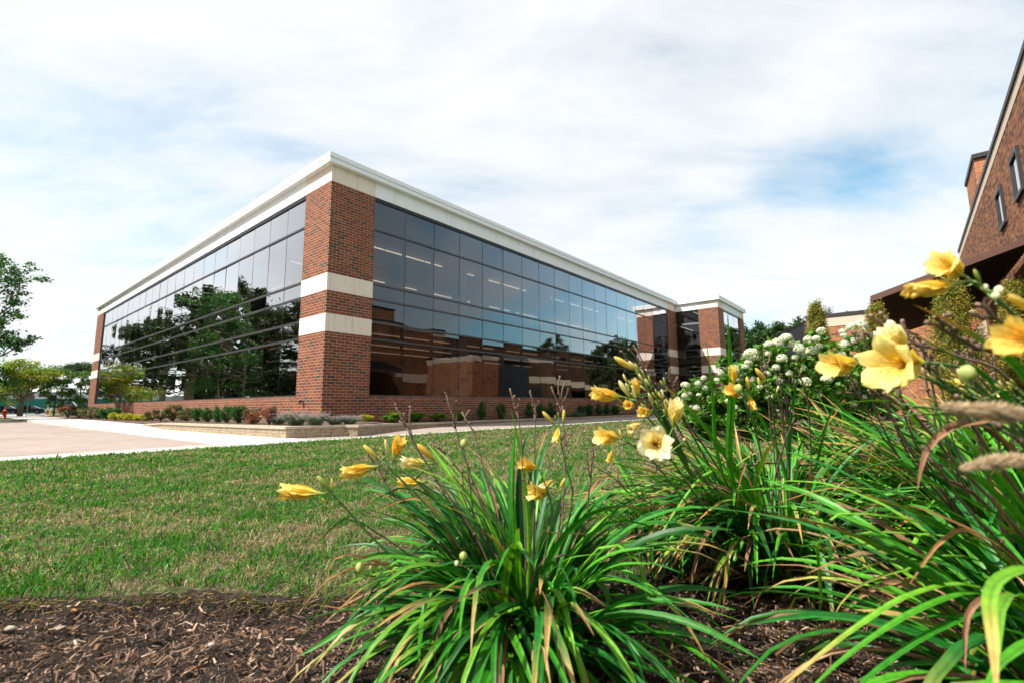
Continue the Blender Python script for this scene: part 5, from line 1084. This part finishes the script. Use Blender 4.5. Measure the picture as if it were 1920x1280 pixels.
A1.scape([(975, 1195), (850, 1110), (760, 1085), (700, 1080), (680, 1076)], 1.5, 1.45, [('P', 674, 1065, 1.45, .032, POD), ('P', 699, 1064, 1.48, .028, POD)], .003)
A1.scape([(975, 1200), (925, 1150), (905, 1100), (900, 1085)], 1.25, 1.2, [('P', 898, 1083, 1.2, .016, POD), ('B', 905, 1075, 902, 1085, 1.2, 'green')], .0025)
for p_, f_ in [([(975, 1190), (890, 1000), (800, 870), (762, 800)], [(740, 758), (757, 775), (770, 762), (748, 790)]), ([(980, 1190), (925, 1000), (868, 850), (848, 775)], [(836, 736), (846, 745), (855, 752)]), ([(983, 1190), (935, 980), (890, 820), (876, 792)], [(866, 772), (879, 770)]), ([(985, 1190), (985, 1000), (976, 820), (968, 765)], [(956, 728), (964, 740), (975, 746)]),
               ([(990, 1195), (1000, 1000), (1003, 810), (1002, 775)], [(993, 732), (999, 745), (1012, 752)]), ([(1000, 1195), (1052, 960), (1058, 800), (1054, 754)], [(1034, 726), (1050, 704), (1066, 728), (1060, 715)]), ([(970, 1190), (870, 1060), (770, 960), (705, 880)], [(690, 850), (702, 838), (716, 862), (697, 872)]), ([(972, 1195), (860, 1090), (760, 1030), (698, 1000)], [(688, 992)]),
               ([(980, 1195), (960, 1090), (900, 940), (835, 850)], [(806, 830), (822, 838)]), ([(985, 1195), (1000, 1080), (1050, 1000), (1062, 830)], [(1055, 812), (1070, 800)]), ([(988, 1200), (1030, 1050), (1090, 1030), (1110, 870)], [(1100, 838), (1112, 832)]), ([(978, 1195), (940, 1060), (905, 1000), (862, 905)], [(850, 890), (866, 884)])]:
    A1.dead(p_, 1.45, 1.5+rng.normal(0, .03), f_, rng.uniform(.0022, .0034))
A1.done()
# ---- second clump, right of centre
A2 = Lily(gnd(1462, 1090)[:2], 'daylily clump right of centre with one large pale open flower')
A2.fan(150, .14, (.55, .85), (1.0, 1.5), (.015, .026), .09)
A2.fan(110, .13, (.6, .95), (.85, 1.35), (.014, .024), .12, (2.3, 4.0), (1.0, 1.9))
A2.fan(50, .12, (.4, .7), (1.2, 1.55), (.012, .020), .08, (.6, 2.6), (.3, .8))
A2.fan(30, .14, (.3, .5), (.2, .7), (.008, .014), 1., (0, 6.28), (.4, .9))
for h in [([(1470, 1085), (1425, 960), (1335, 820), (1270, 745), (1232, 714)], 2.0, 1.7, .034, 2, OR_), ([(1470, 1085), (1390, 900), (1320, 800), (1255, 750)], 2.0, 1.8, .024, 5, None), ([(1440, 1085), (1372, 900), (1372, 740), (1364, 588)], 1.95, 1.6, .036, 2, None), ([(1440, 1085), (1352, 880), (1336, 740), (1324, 632)], 1.95, 1.65, .019, 2, None),
          ([(1500, 1085), (1470, 880), (1400, 745), (1334, 682)], 2.0, 1.7, .017, 2, None), ([(1462, 1085), (1420, 930), (1432, 860), (1470, 805)], 1.95, 1.6, .026, 4, OR_), ([(1480, 1085), (1478, 900), (1484, 780), (1502, 674)], 2.0, 1.7, .021, 5, None), ([(1460, 1085), (1380, 990), (1290, 945), (1180, 950), (1085, 1040)], 2.0, 1.8, .017, 2, None),
          ([(1460, 1090), (1360, 1010), (1240, 1015), (1130, 1080)], 2.0, 1.75, .017, 1, None), ([(1455, 1085), (1395, 995), (1350, 1045), (1325, 1142)], 1.95, 1.75, .019, 4, None), ([(1458, 1088), (1408, 1005), (1365, 1080), (1344, 1208)], 1.9, 1.65, .020, 2, YE_), ([(1475, 1085), (1500, 990), (1516, 985), (1519, 1060), (1519, 1172)], 1.95, 1.7, .028, 1, None),
          ([(1480, 1090), (1530, 990), (1600, 1000), (1690, 1090)], 2.0, 1.8, .015, 1, None), ([(1485, 1090), (1560, 1010), (1650, 1045), (1720, 1120)], 1.95, 1.7, .017, 2, None), ([(1470, 1085), (1400, 900), (1270, 830), (1130, 820)], 2.1, 2.0, .018, 1, None), ([(1470, 1085), (1360, 950), (1240, 890), (1110, 900)], 2.1, 2.0, .018, 2, OR_), ([(1452, 1095), (1440, 1080), (1430, 1110), (1420, 1145)], 1.9, 1.8, .014, 2, None),
          ([(1470, 1085), (1380, 920), (1320, 890), (1200, 1060)], 1.9, 1.6, .016, 4, None), ([(1480, 1085), (1530, 880), (1560, 770), (1620, 700)], 2.0, 1.8, .018, 1, None), ([(1480, 1085), (1540, 900), (1600, 820), (1660, 790)], 2.1, 2.0, .018, 2, None)]:
    A2.hero(h[0], h[1], h[2], h[3], h[4], h[5], .75, lance=h[3] in (.036, .019, .021))
for h in [([(1455, 1090), (1340, 1075), (1270, 1090), (1230, 1130)], 2.0, 1.9, .014), ([(1470, 1090), (1560, 1035), (1606, 1060), (1610, 1110), (1624, 1155)], 1.9, 1.7, .013), ([(1470, 1085), (1400, 890), (1398, 870), (1385, 905), (1382, 960)], 1.9, 1.7, .014), ([(1465, 1095), (1400, 1120), (1370, 1116)], 1.85, 1.8, .013), ([(1465, 1085), (1300, 985), (1290, 970), (1270, 980)], 1.9, 1.8, .009)]:
    A2.hero(h[0], h[1], h[2], h[3], [(.36, .18, .07), (.42, .24, .11)][rng.integers(2)], dry=True, twist=1.2)
A2.scape([(1445, 1085), (1350, 930), (1270, 800), (1222, 720), (1192, 694)], 1.95, 1.5, [('B', 1151, 668, 1187, 691, 1.5, 'yellow'), ('B', 1178, 676, 1196, 694, 1.5, 'pale'), ('B', 1190, 680, 1202, 700, 1.5, 'green'), ('B', 1197, 712, 1206, 720, 1.5, 'pale'), ('B', 1212, 735, 1218, 742, 1.5, 'green'), ('B', 1200, 722, 1212, 732, 1.5, 'pale')])
A2.scape([(1440, 1085), (1330, 930), (1240, 810), (1195, 765), (1180, 748)], 1.95, 1.48, [('F', 1172, 744, 1.48, (-1, .16, .15), .078, 'gold', .34), ('B', 1160, 712, 1180, 742, 1.48, 'pale'), ('B', 1156, 745, 1168, 756, 1.47, 'green'), ('B', 1155, 756, 1167, 764, 1.47, 'green'), ('F', 1190, 762, 1.46, (-.6, .2, .7), .042, 'gold', .4), ('F', 1200, 742, 1.5, (-.4, .8, .3), .045, 'yellow', .3), ('B', 1168, 700, 1176, 716, 1.5, 'pale'), ('B', 1186, 722, 1192, 744, 1.46, 'pale')])
A2.scape([(1442, 1085), (1330, 960), (1265, 870), (1240, 835)], 1.9, 1.34, [('F', 1228, 832, 1.36, (-.28, .22, 1), .090, 'pale', .72), ('F', 1262, 800, 1.42, (-.05, .95, .5), .068, 'pale', .42), ('P', 1283, 824, 1.45, .012, POD)])
A2.scape([(1440, 1085), (1320, 980), (1230, 870), (1180, 830)], 1.9, 1.45, [('F', 1167, 822, 1.45, (-1, .22, .45), .068, 'yellow', .55), ('F', 1150, 838, 1.46, (-.35, -.95, .1), .035, 'gold', .3), ('B', 1161, 804, 1166, 820, 1.45, 'yellow'), ('B', 1176, 806, 1187, 822, 1.45, 'yellow')], .0036)
A2.scape([(1445, 1085), (1350, 940), (1260, 820), (1225, 770)], 1.95, 1.5, [('F', 1222, 772, 1.5, (-.7, .1, .7), .05, 'yellow', .4), ('F', 1205, 790, 1.48, (-.8, -.3, .5), .045, 'pale', .4), ('B', 1215, 735, 1225, 756, 1.5, 'pale'), ('F', 1275, 765, 1.55, (-.9, .4, 0), .04, 'gold', .2), ('B', 1228, 750, 1236, 764, 1.5, 'green')], .0036)
A2.scape([(1478, 1085), (1440, 920), (1420, 820), (1395, 745)], 2.0, 1.62, [('F', 1392, 742, 1.62, (-.75, .35, .5), .062, 'gold', .45), ('F', 1378, 722, 1.62, (-.3, .9, .3), .052, 'yellow', .3), ('P', 1384, 729, 1.55, .030, POD), ('B', 1400, 705, 1404, 730, 1.6, 'yellow'), ('F', 1402, 735, 1.62, (.2, -.9, .3), .045, 'gold', .25)], .0045)
A2.scape([(1480, 1085), (1462, 900), (1450, 780), (1440, 722)], 2.0, 1.65, [('B', 1416, 689, 1437, 714, 1.65, 'yellow'), ('B', 1421, 706, 1425, 724, 1.64, 'yellow'), ('B', 1445, 716, 1441, 726, 1.65, 'green'), ('B', 1460, 722, 1456, 734, 1.65, 'pale')], .004)
for p_, f_ in [([(1450, 1085), (1350, 880), (1260, 760), (1210, 700)], [(1180, 655), (1195, 668), (1165, 658), (1188, 648), (1222, 700)]), ([(1448, 1085), (1330, 870), (1290, 800), (1262, 720)], [(1250, 700), (1270, 706), (1256, 690)]), ([(1478, 1085), (1455, 880), (1440, 740), (1436, 690)], [(1420, 652), (1434, 655), (1444, 662)]), ([(1482, 1085), (1480, 900), (1462, 760), (1458, 715)], [(1450, 690), (1466, 700)]),
               ([(1490, 1085), (1520, 880), (1512, 740), (1498, 705)], [(1492, 690), (1505, 686)]), ([(1470, 1085), (1430, 930), (1415, 870)], [(1408, 850), (1420, 846)]), ([(1465, 1085), (1350, 970), (1300, 910), (1232, 880)], [(1215, 870), (1228, 862)]), ([(1472, 1085), (1448, 960), (1462, 860), (1490, 780)], [(1486, 770)]), ([(1460, 1085), (1385, 960), (1300, 880)], [(1290, 860)]), ([(1456, 1085), (1300, 1000), (1160, 900)], [(1140, 880), (1155, 872)])]:
    A2.dead(p_, 1.95, 1.65+rng.normal(0, .04), f_, rng.uniform(.0026, .0038))
for i in range(26):
    x_, y_ = rng.uniform(1165, 1262), rng.uniform(700, 800)
    if abs((y_-700)-(x_-1175)*1.0) > 45: continue
    A2.scape([(1300, 900), (1262+rng.uniform(-8, 8), 820), (1215+(y_-700)*.35, 735+(y_-700)*.5), (x_+12, y_+12)], 1.75, 1.5, [('B', x_, y_-8, x_+9, y_+6, 1.5+rng.normal(0, .02), ('pale', 'green', 'yellow', 'pale')[i % 4]), ('B', x_+6, y_-14, x_+11, y_+2, 1.5, ('pale', 'green')[i % 2])], .0024)
A2.done()
# ---- near clump reaching in from the right edge
A3 = Lily((1.22, 1.02), 'nearest daylily clump at the right edge, leaves arching left over the mulch, blurred')
A3.fan(100, .12, (.5, .9), (.8, 1.45), (.014, .023), .14, (1.6, 4.4), (.9, 2.0))
A3.fan(60, .12, (.5, .9), (.9, 1.5), (.013, .022), .12, (0, 6.28), (.8, 1.8))
for h in [([(2040, 1230), (1850, 1105), (1720, 1110), (1600, 1180), (1500, 1258), (1440, 1310)], .98, .8, .017, 4, YE_), ([(2040, 1230), (1860, 1118), (1740, 1135), (1600, 1220), (1500, 1310)], .98, .8, .018, 2, None), ([(2050, 1240), (1880, 1150), (1760, 1180), (1640, 1260), (1580, 1320)], .96, .8, .020, 1, None), ([(2060, 1180), (1960, 1075), (1885, 1080), (1856, 1120), (1862, 1200), (1870, 1310)], .7, .5, .021, 4, YE_),
          ([(2050, 1200), (1880, 1040), (1750, 985), (1640, 965), (1560, 968), (1535, 1020), (1540, 1140), (1512, 1212)], 1.1, 1.15, .019, 4, None), ([(2050, 1200), (1850, 1030), (1700, 1000), (1590, 1005), (1545, 1060)], 1.1, 1.2, .017, 4, BR_), ([(2060, 1150), (1900, 985), (1750, 905), (1600, 815), (1487, 770)], 1.05, 1.1, .019, 1, BR_), ([(2050, 1150), (1850, 960), (1700, 890), (1560, 850)], 1.1, 1.2, .015, 4, YE_),
          ([(2050, 1120), (1880, 900), (1740, 770), (1640, 750), (1560, 760)], 1.0, 1.1, .017, 4, None), ([(2060, 1100), (1900, 870), (1800, 830), (1690, 795), (1560, 790)], .95, 1.1, .015, 4, YE_), ([(2080, 1000), (1930, 720), (1860, 655), (1790, 610), (1712, 571)], .75, .8, .024, 2, OR_), ([(2060, 1000), (1880, 740), (1780, 665), (1715, 630), (1640, 600)], .85, .95, .018, 1, OR_),
          ([(2050, 1230), (1800, 1060), (1690, 1070), (1600, 1105), (1560, 1160)], 1.0, 1.0, .014, 4, YE_), ([(2050, 1230), (1780, 1130), (1650, 1070), (1580, 1085)], 1.0, 1.05, .016, 1, None), ([(2050, 1230), (1830, 1165), (1700, 1150), (1600, 1112), (1582, 1122)], .9, .9, .015, 1, None), ([(2050, 1200), (1850, 1000), (1700, 930), (1560, 915), (1450, 945)], 1.1, 1.25, .016, 2, OR_), ([(2060, 1240), (1960, 1200), (1880, 1240), (1840, 1310)], .7, .6, .018, 2, None),
          ([(2050, 1150), (1900, 940), (1800, 880), (1700, 860), (1600, 880)], 1.1, 1.2, .015, 1, None), ([(2060, 1120), (1960, 850), (1880, 760), (1830, 700)], .9, .9, .016, 1, None)]:
    A3.hero(h[0], h[1], h[2], h[3], h[4], h[5], .7)
for h in [([(2050, 1100), (1900, 850), (1830, 795), (1775, 805), (1735, 850), (1720, 920)], .92, .9, .022), ([(2060, 1100), (1920, 830), (1860, 790), (1800, 800)], .75, .75, .014), ([(2050, 1180), (1880, 1030), (1770, 970), (1700, 945)], 1.0, 1.05, .012), ([(2050, 1200), (1840, 1010), (1770, 1010), (1700, 1100)], 1.0, .95, .012), ([(2050, 1200), (1900, 1120), (1820, 1140), (1808, 1230), (1812, 1262)], .9, .8, .014), ([(2050, 1200), (1870, 950), (1862, 880), (1858, 920)], .9, .9, .009)]:
    A3.hero(h[0], h[1], h[2], h[3], [(.36, .18, .07), (.42, .24, .11), (.30, .16, .09)][rng.integers(3)], dry=True, twist=1.0)
A3.scape([(2060, 1150), (1960, 850), (1860, 710), (1780, 685), (1745, 680)], 1.0, .86, [('F', 1738, 680, .82, (-1, -.03, .28), .078, 'yellow', .88), ('F', 1700, 665, .86, (-.75, .75, .2), .050, 'pale', .5)], .0042)
A3.scape([(2060, 1150), (1900, 850), (1760, 720), (1620, 684)], 1.05, .93, [('F', 1618, 680, .93, (-1, -.03, .15), .060, 'yellow', .62)], .0036)
A3.scape([(2080, 1000), (1980, 700), (1900, 590), (1850, 548), (1822, 528)], .85, .74, [('F', 1812, 520, .74, (-.9, .32, .2), .047, 'yellow', .66), ('F', 1806, 530, .73, (-1, -.16, 0), .061, 'gold', .12), ('B', 1826, 505, 1838, 528, .74, 'green'), ('P', 1846, 540, .74, .010, POD2), ('P', 1872, 546, .74, .014, POD2), ('P', 1866, 556, .73, .012, POD2)], .0036)
A3.scape([(2120, 1000), (2060, 760), (2000, 660)], .62, .5, [('F', 1990, 648, .5, (-1, .12, .2), .054, 'gold', .48), ('B', 1890, 552, 1938, 585, .5, 'yellow')], .0036)
A3.scape([(2060, 1100), (1900, 800), (1830, 715)], .75, .68, [('P', 1812, 700, .68, .022, POD), ('P', 1700, 716, .9, .010, POD2), ('B', 1806, 690, 1826, 712, .7, 'green'), ('B', 1795, 690, 1812, 720, .78, 'pale')], .003)
for p_, f_, d_ in [([(2050, 1150), (1880, 960), (1760, 830), (1690, 745)], [(1655, 700), (1672, 715), (1690, 700), (1660, 735)], .92), ([(2060, 1100), (1920, 880), (1810, 760), (1740, 690)], [(1712, 655), (1700, 640), (1730, 640)], .9), ([(2060, 950), (1900, 720), (1790, 665), (1700, 640)], [(1660, 612), (1630, 590), (1690, 600), (1650, 585)], .88), ([(2060, 900), (1920, 700), (1830, 650), (1770, 620)], [(1752, 596), (1738, 606), (1780, 590)], .8),
                   ([(2080, 850), (1960, 660), (1900, 620), (1860, 590)], [(1836, 572), (1850, 560), (1828, 590)], .75), ([(2050, 1180), (1960, 1000), (1880, 880), (1800, 760)], [(1790, 740)], .8), ([(2050, 1190), (1900, 1040), (1820, 960), (1740, 850)], [(1730, 835), (1748, 830)], .95), ([(2070, 1150), (1990, 960), (1930, 850), (1870, 800)], [(1860, 790)], .62)]:
    A3.dead(p_, d_+.12, d_, f_, rng.uniform(.0024, .0036))
for i in range(16):
    x_, y_ = rng.uniform(1655, 1900), rng.uniform(690, 760)
    A3.scape([(2050, 1060), (1980, 900), ((x_+2000)/2+30, 790), (x_+22, y_+16)], 1.0, .9, [('B', x_, y_, x_+15, y_+10, .9+rng.normal(0, .06), ('pale', 'green', 'yellow', 'pale')[i % 4]), ('B', x_+8, y_-6, x_+18, y_+8, .9, ('pale', 'green')[i % 2])], .0026)
A3.done()
# ---- clumps behind, filling between
A4 = Lily((2.05, 1.95), 'daylily clump behind the nearest one at the right edge, among dried stalks')
A4.fan(190, .17, (.6, 1.08), (1.0, 1.5), (.017, .028), .12, None, (.5, 1.6)); A4.fan(90, .15, (.65, 1.0), (.8, 1.25), (.014, .024), .14, (2.3, 3.8), (.8, 1.5)); A4.fan(18, .14, (.3, .5), (.2, .6), (.009, .014), 1., (0, 6.28), (.4, .9))
for p_, f_ in [([(1930, 1080), (1850, 900), (1800, 760), (1790, 700)], [(1780, 680), (1798, 676)]), ([(1935, 1080), (1800, 930), (1720, 820), (1700, 770)], [(1690, 750)]), ([(1925, 1080), (1880, 900), (1850, 780), (1840, 730)], [(1830, 712), (1850, 716)]), ([(1925, 1080), (1760, 940), (1680, 880)], [(1670, 860)])]: A4.dead(p_, 1.9, 1.8, f_, .0032)
A4.scape([(1930, 1080), (1860, 880), (1800, 760), (1775, 720)], 1.9, 1.7, [('B', 1795, 708, 1775, 722, 1.7, 'pale'), ('B', 1780, 735, 1770, 725, 1.7, 'yellow'), ('F', 1768, 722, 1.7, (.3, .3, .8), .045, 'yellow', .4)], .0036)
A4.done()
A10 = Lily((1.62, 1.5), 'tall upright daylily clump at the right edge with many dry stalks')
A10.fan(150, .14, (.65, 1.02), (1.05, 1.52), (.013, .022), .14, None, (.4, 1.4))
for i in range(16):
    x_, y_ = rng.uniform(1590, 1900), rng.uniform(640, 745); A10.dead([(1915, 1195), (1915-(1915-x_)*.35, 1000), (1915-(1915-x_)*.8, 830), (x_, y_)], 1.5, 1.35+rng.normal(0, .06), [(x_+rng.uniform(-24, 4), y_-rng.uniform(8, 26)) for _ in range(3)], rng.uniform(.0022, .0032), 5)
A10.done()
A5 = Lily((3.05, 2.75), 'farther daylily clump at the right edge behind the others, near the golden conifers')
A5.fan(170, .2, (.7, 1.15), (1.0, 1.5), (.016, .026), .14, None, (.7, 1.9))
A5.scape([(1945, 1000), (1880, 860), (1850, 760)], 2.6, 2.4, [('B', 1835, 738, 1848, 756, 2.4, 'yellow'), ('F', 1856, 752, 2.4, (-.4, .5, .6), .06, 'yellow', .5)], .0036)
A5.done()
A9 = Lily((1.5, 2.72), 'daylily clump behind the second clump, in front of the hydrangeas')
A9.fan(120, .14, (.6, .92), (1.0, 1.5), (.015, .024), .1, None, (.5, 1.6)); A9.done()
A6 = Lily((2.15, 3.05), 'small sparse daylily clump behind the second clump, beside the dry lawn')
A6.fan(100, .13, (.6, 1.0), (1.0, 1.5), (.016, .025), .15, None, (.5, 1.5)); A6.done()
A7 = Lily((.72, 2.32), 'daylily clump standing behind and between the two central clumps')
A7.fan(90, .12, (.5, .78), (.95, 1.5), (.014, .023), .12, None, (.8, 2.0)); A7.done()
A8 = Lily((1.95, 2.3), 'daylily clump tucked between the second clump and the right-hand ones')
A8.fan(150, .15, (.65, 1.05), (1.0, 1.5), (.017, .027), .12, None, (.5, 1.6)); A8.done()
# ---- fluffy grass heads at the right edge
fg = empty('foxtail_grass', (1.0, .42, 0), 0, 'blurred tan foxtail grass heads leaning in from the right edge', 'ornamental grass')
def plume(path, d, r):
    r *= 1.15
    P = seen(path, d)-np.array([1.0, .42, 0]); P = catmull(P, 30); T = unit(np.gradient(P, axis=0)); mb = MB(); n = 2400; k = rng.integers(0, 30, n); f = k/29
    rr = r*np.sin(np.pi*np.clip(f*.9+.08, 0, 1))**.6; d_ = unit(np.cross(T[k], rng.normal(size=(n, 3)))); d_ = unit(d_+T[k]*.8); b = P[k]+d_*.001; s_ = unit(np.cross(d_, rng.normal(size=(n, 3))))*.00035
    tip = b+d_*(rr*rng.uniform(.6, 1.15, n))[:, None]; V = np.stack([b-s_*2, b+s_*2, tip+s_*.3, tip-s_*.3], 1); c = np.array([[.50, .36, .22], [.62, .50, .34], [.36, .27, .15]])[rng.integers(0, 3, n)]
    mb.add(V.reshape(-1, 3), np.arange(n)[:, None]*4+np.array([0, 1, 2, 3]), np.repeat(c, 4, axis=0)); mb.tube(P, .001, 5, (.3, .26, .12)); mb.obj('seed_head', M_LILYDRY, fg, colors=True)
plume([(1762, 762), (1820, 768), (1880, 772), (1945, 782)], .52, .0125); plume([(1800, 880), (1850, 868), (1900, 862), (1950, 862)], .58, .011)
st = MB()
for a, b, d in (((1945, 782), (2080, 1000), .52), ((1950, 862), (2090, 1050), .58)):
    P = np.array([at(*a, d), at(*b, d)-np.array([0, 0, .1]), np.array([1.0, .42, 0])])-np.array([1.0, .42, 0]); st.tube(catmull(P, 10), .0012, 5, (.2, .24, .08))
st.obj('stem', M_LILY, fg, colors=True)
# a few dry sticks and curled leaves lying on the mulch
for i, (p0, p1, r, c) in enumerate([((1195, 1278), (1445, 1262), .0022, (.46, .35, .24)), ((1240, 1195), (1262, 1172), .004, (.50, .26, .06)), ((1480, 1236), (1530, 1250), .002, (.42, .34, .27)), ((870, 1276), (960, 1290), .002, (.42, .32, .2))]):
    a, b = gnd(*p0, .03), gnd(*p1, .03); mid = (a+b)/2+np.array([0, 0, .012]); mb = MB(); mb.tube(catmull([a-mid, (0, .004, 0), b-mid], 8), np.linspace(r, r*.5, 8), 6, c); o = mb.obj('dry_stick', M_LILYDRY, None, True, True, loc=mid)
    tag(o, ['long pale dry stalk lying on the mulch at the bottom edge', 'curled orange withered flower lying on the mulch', 'short pale twig on the mulch below the hanging leaf', 'pale dry stalk at the bottom under the centre clump'][i], 'dry stalk')
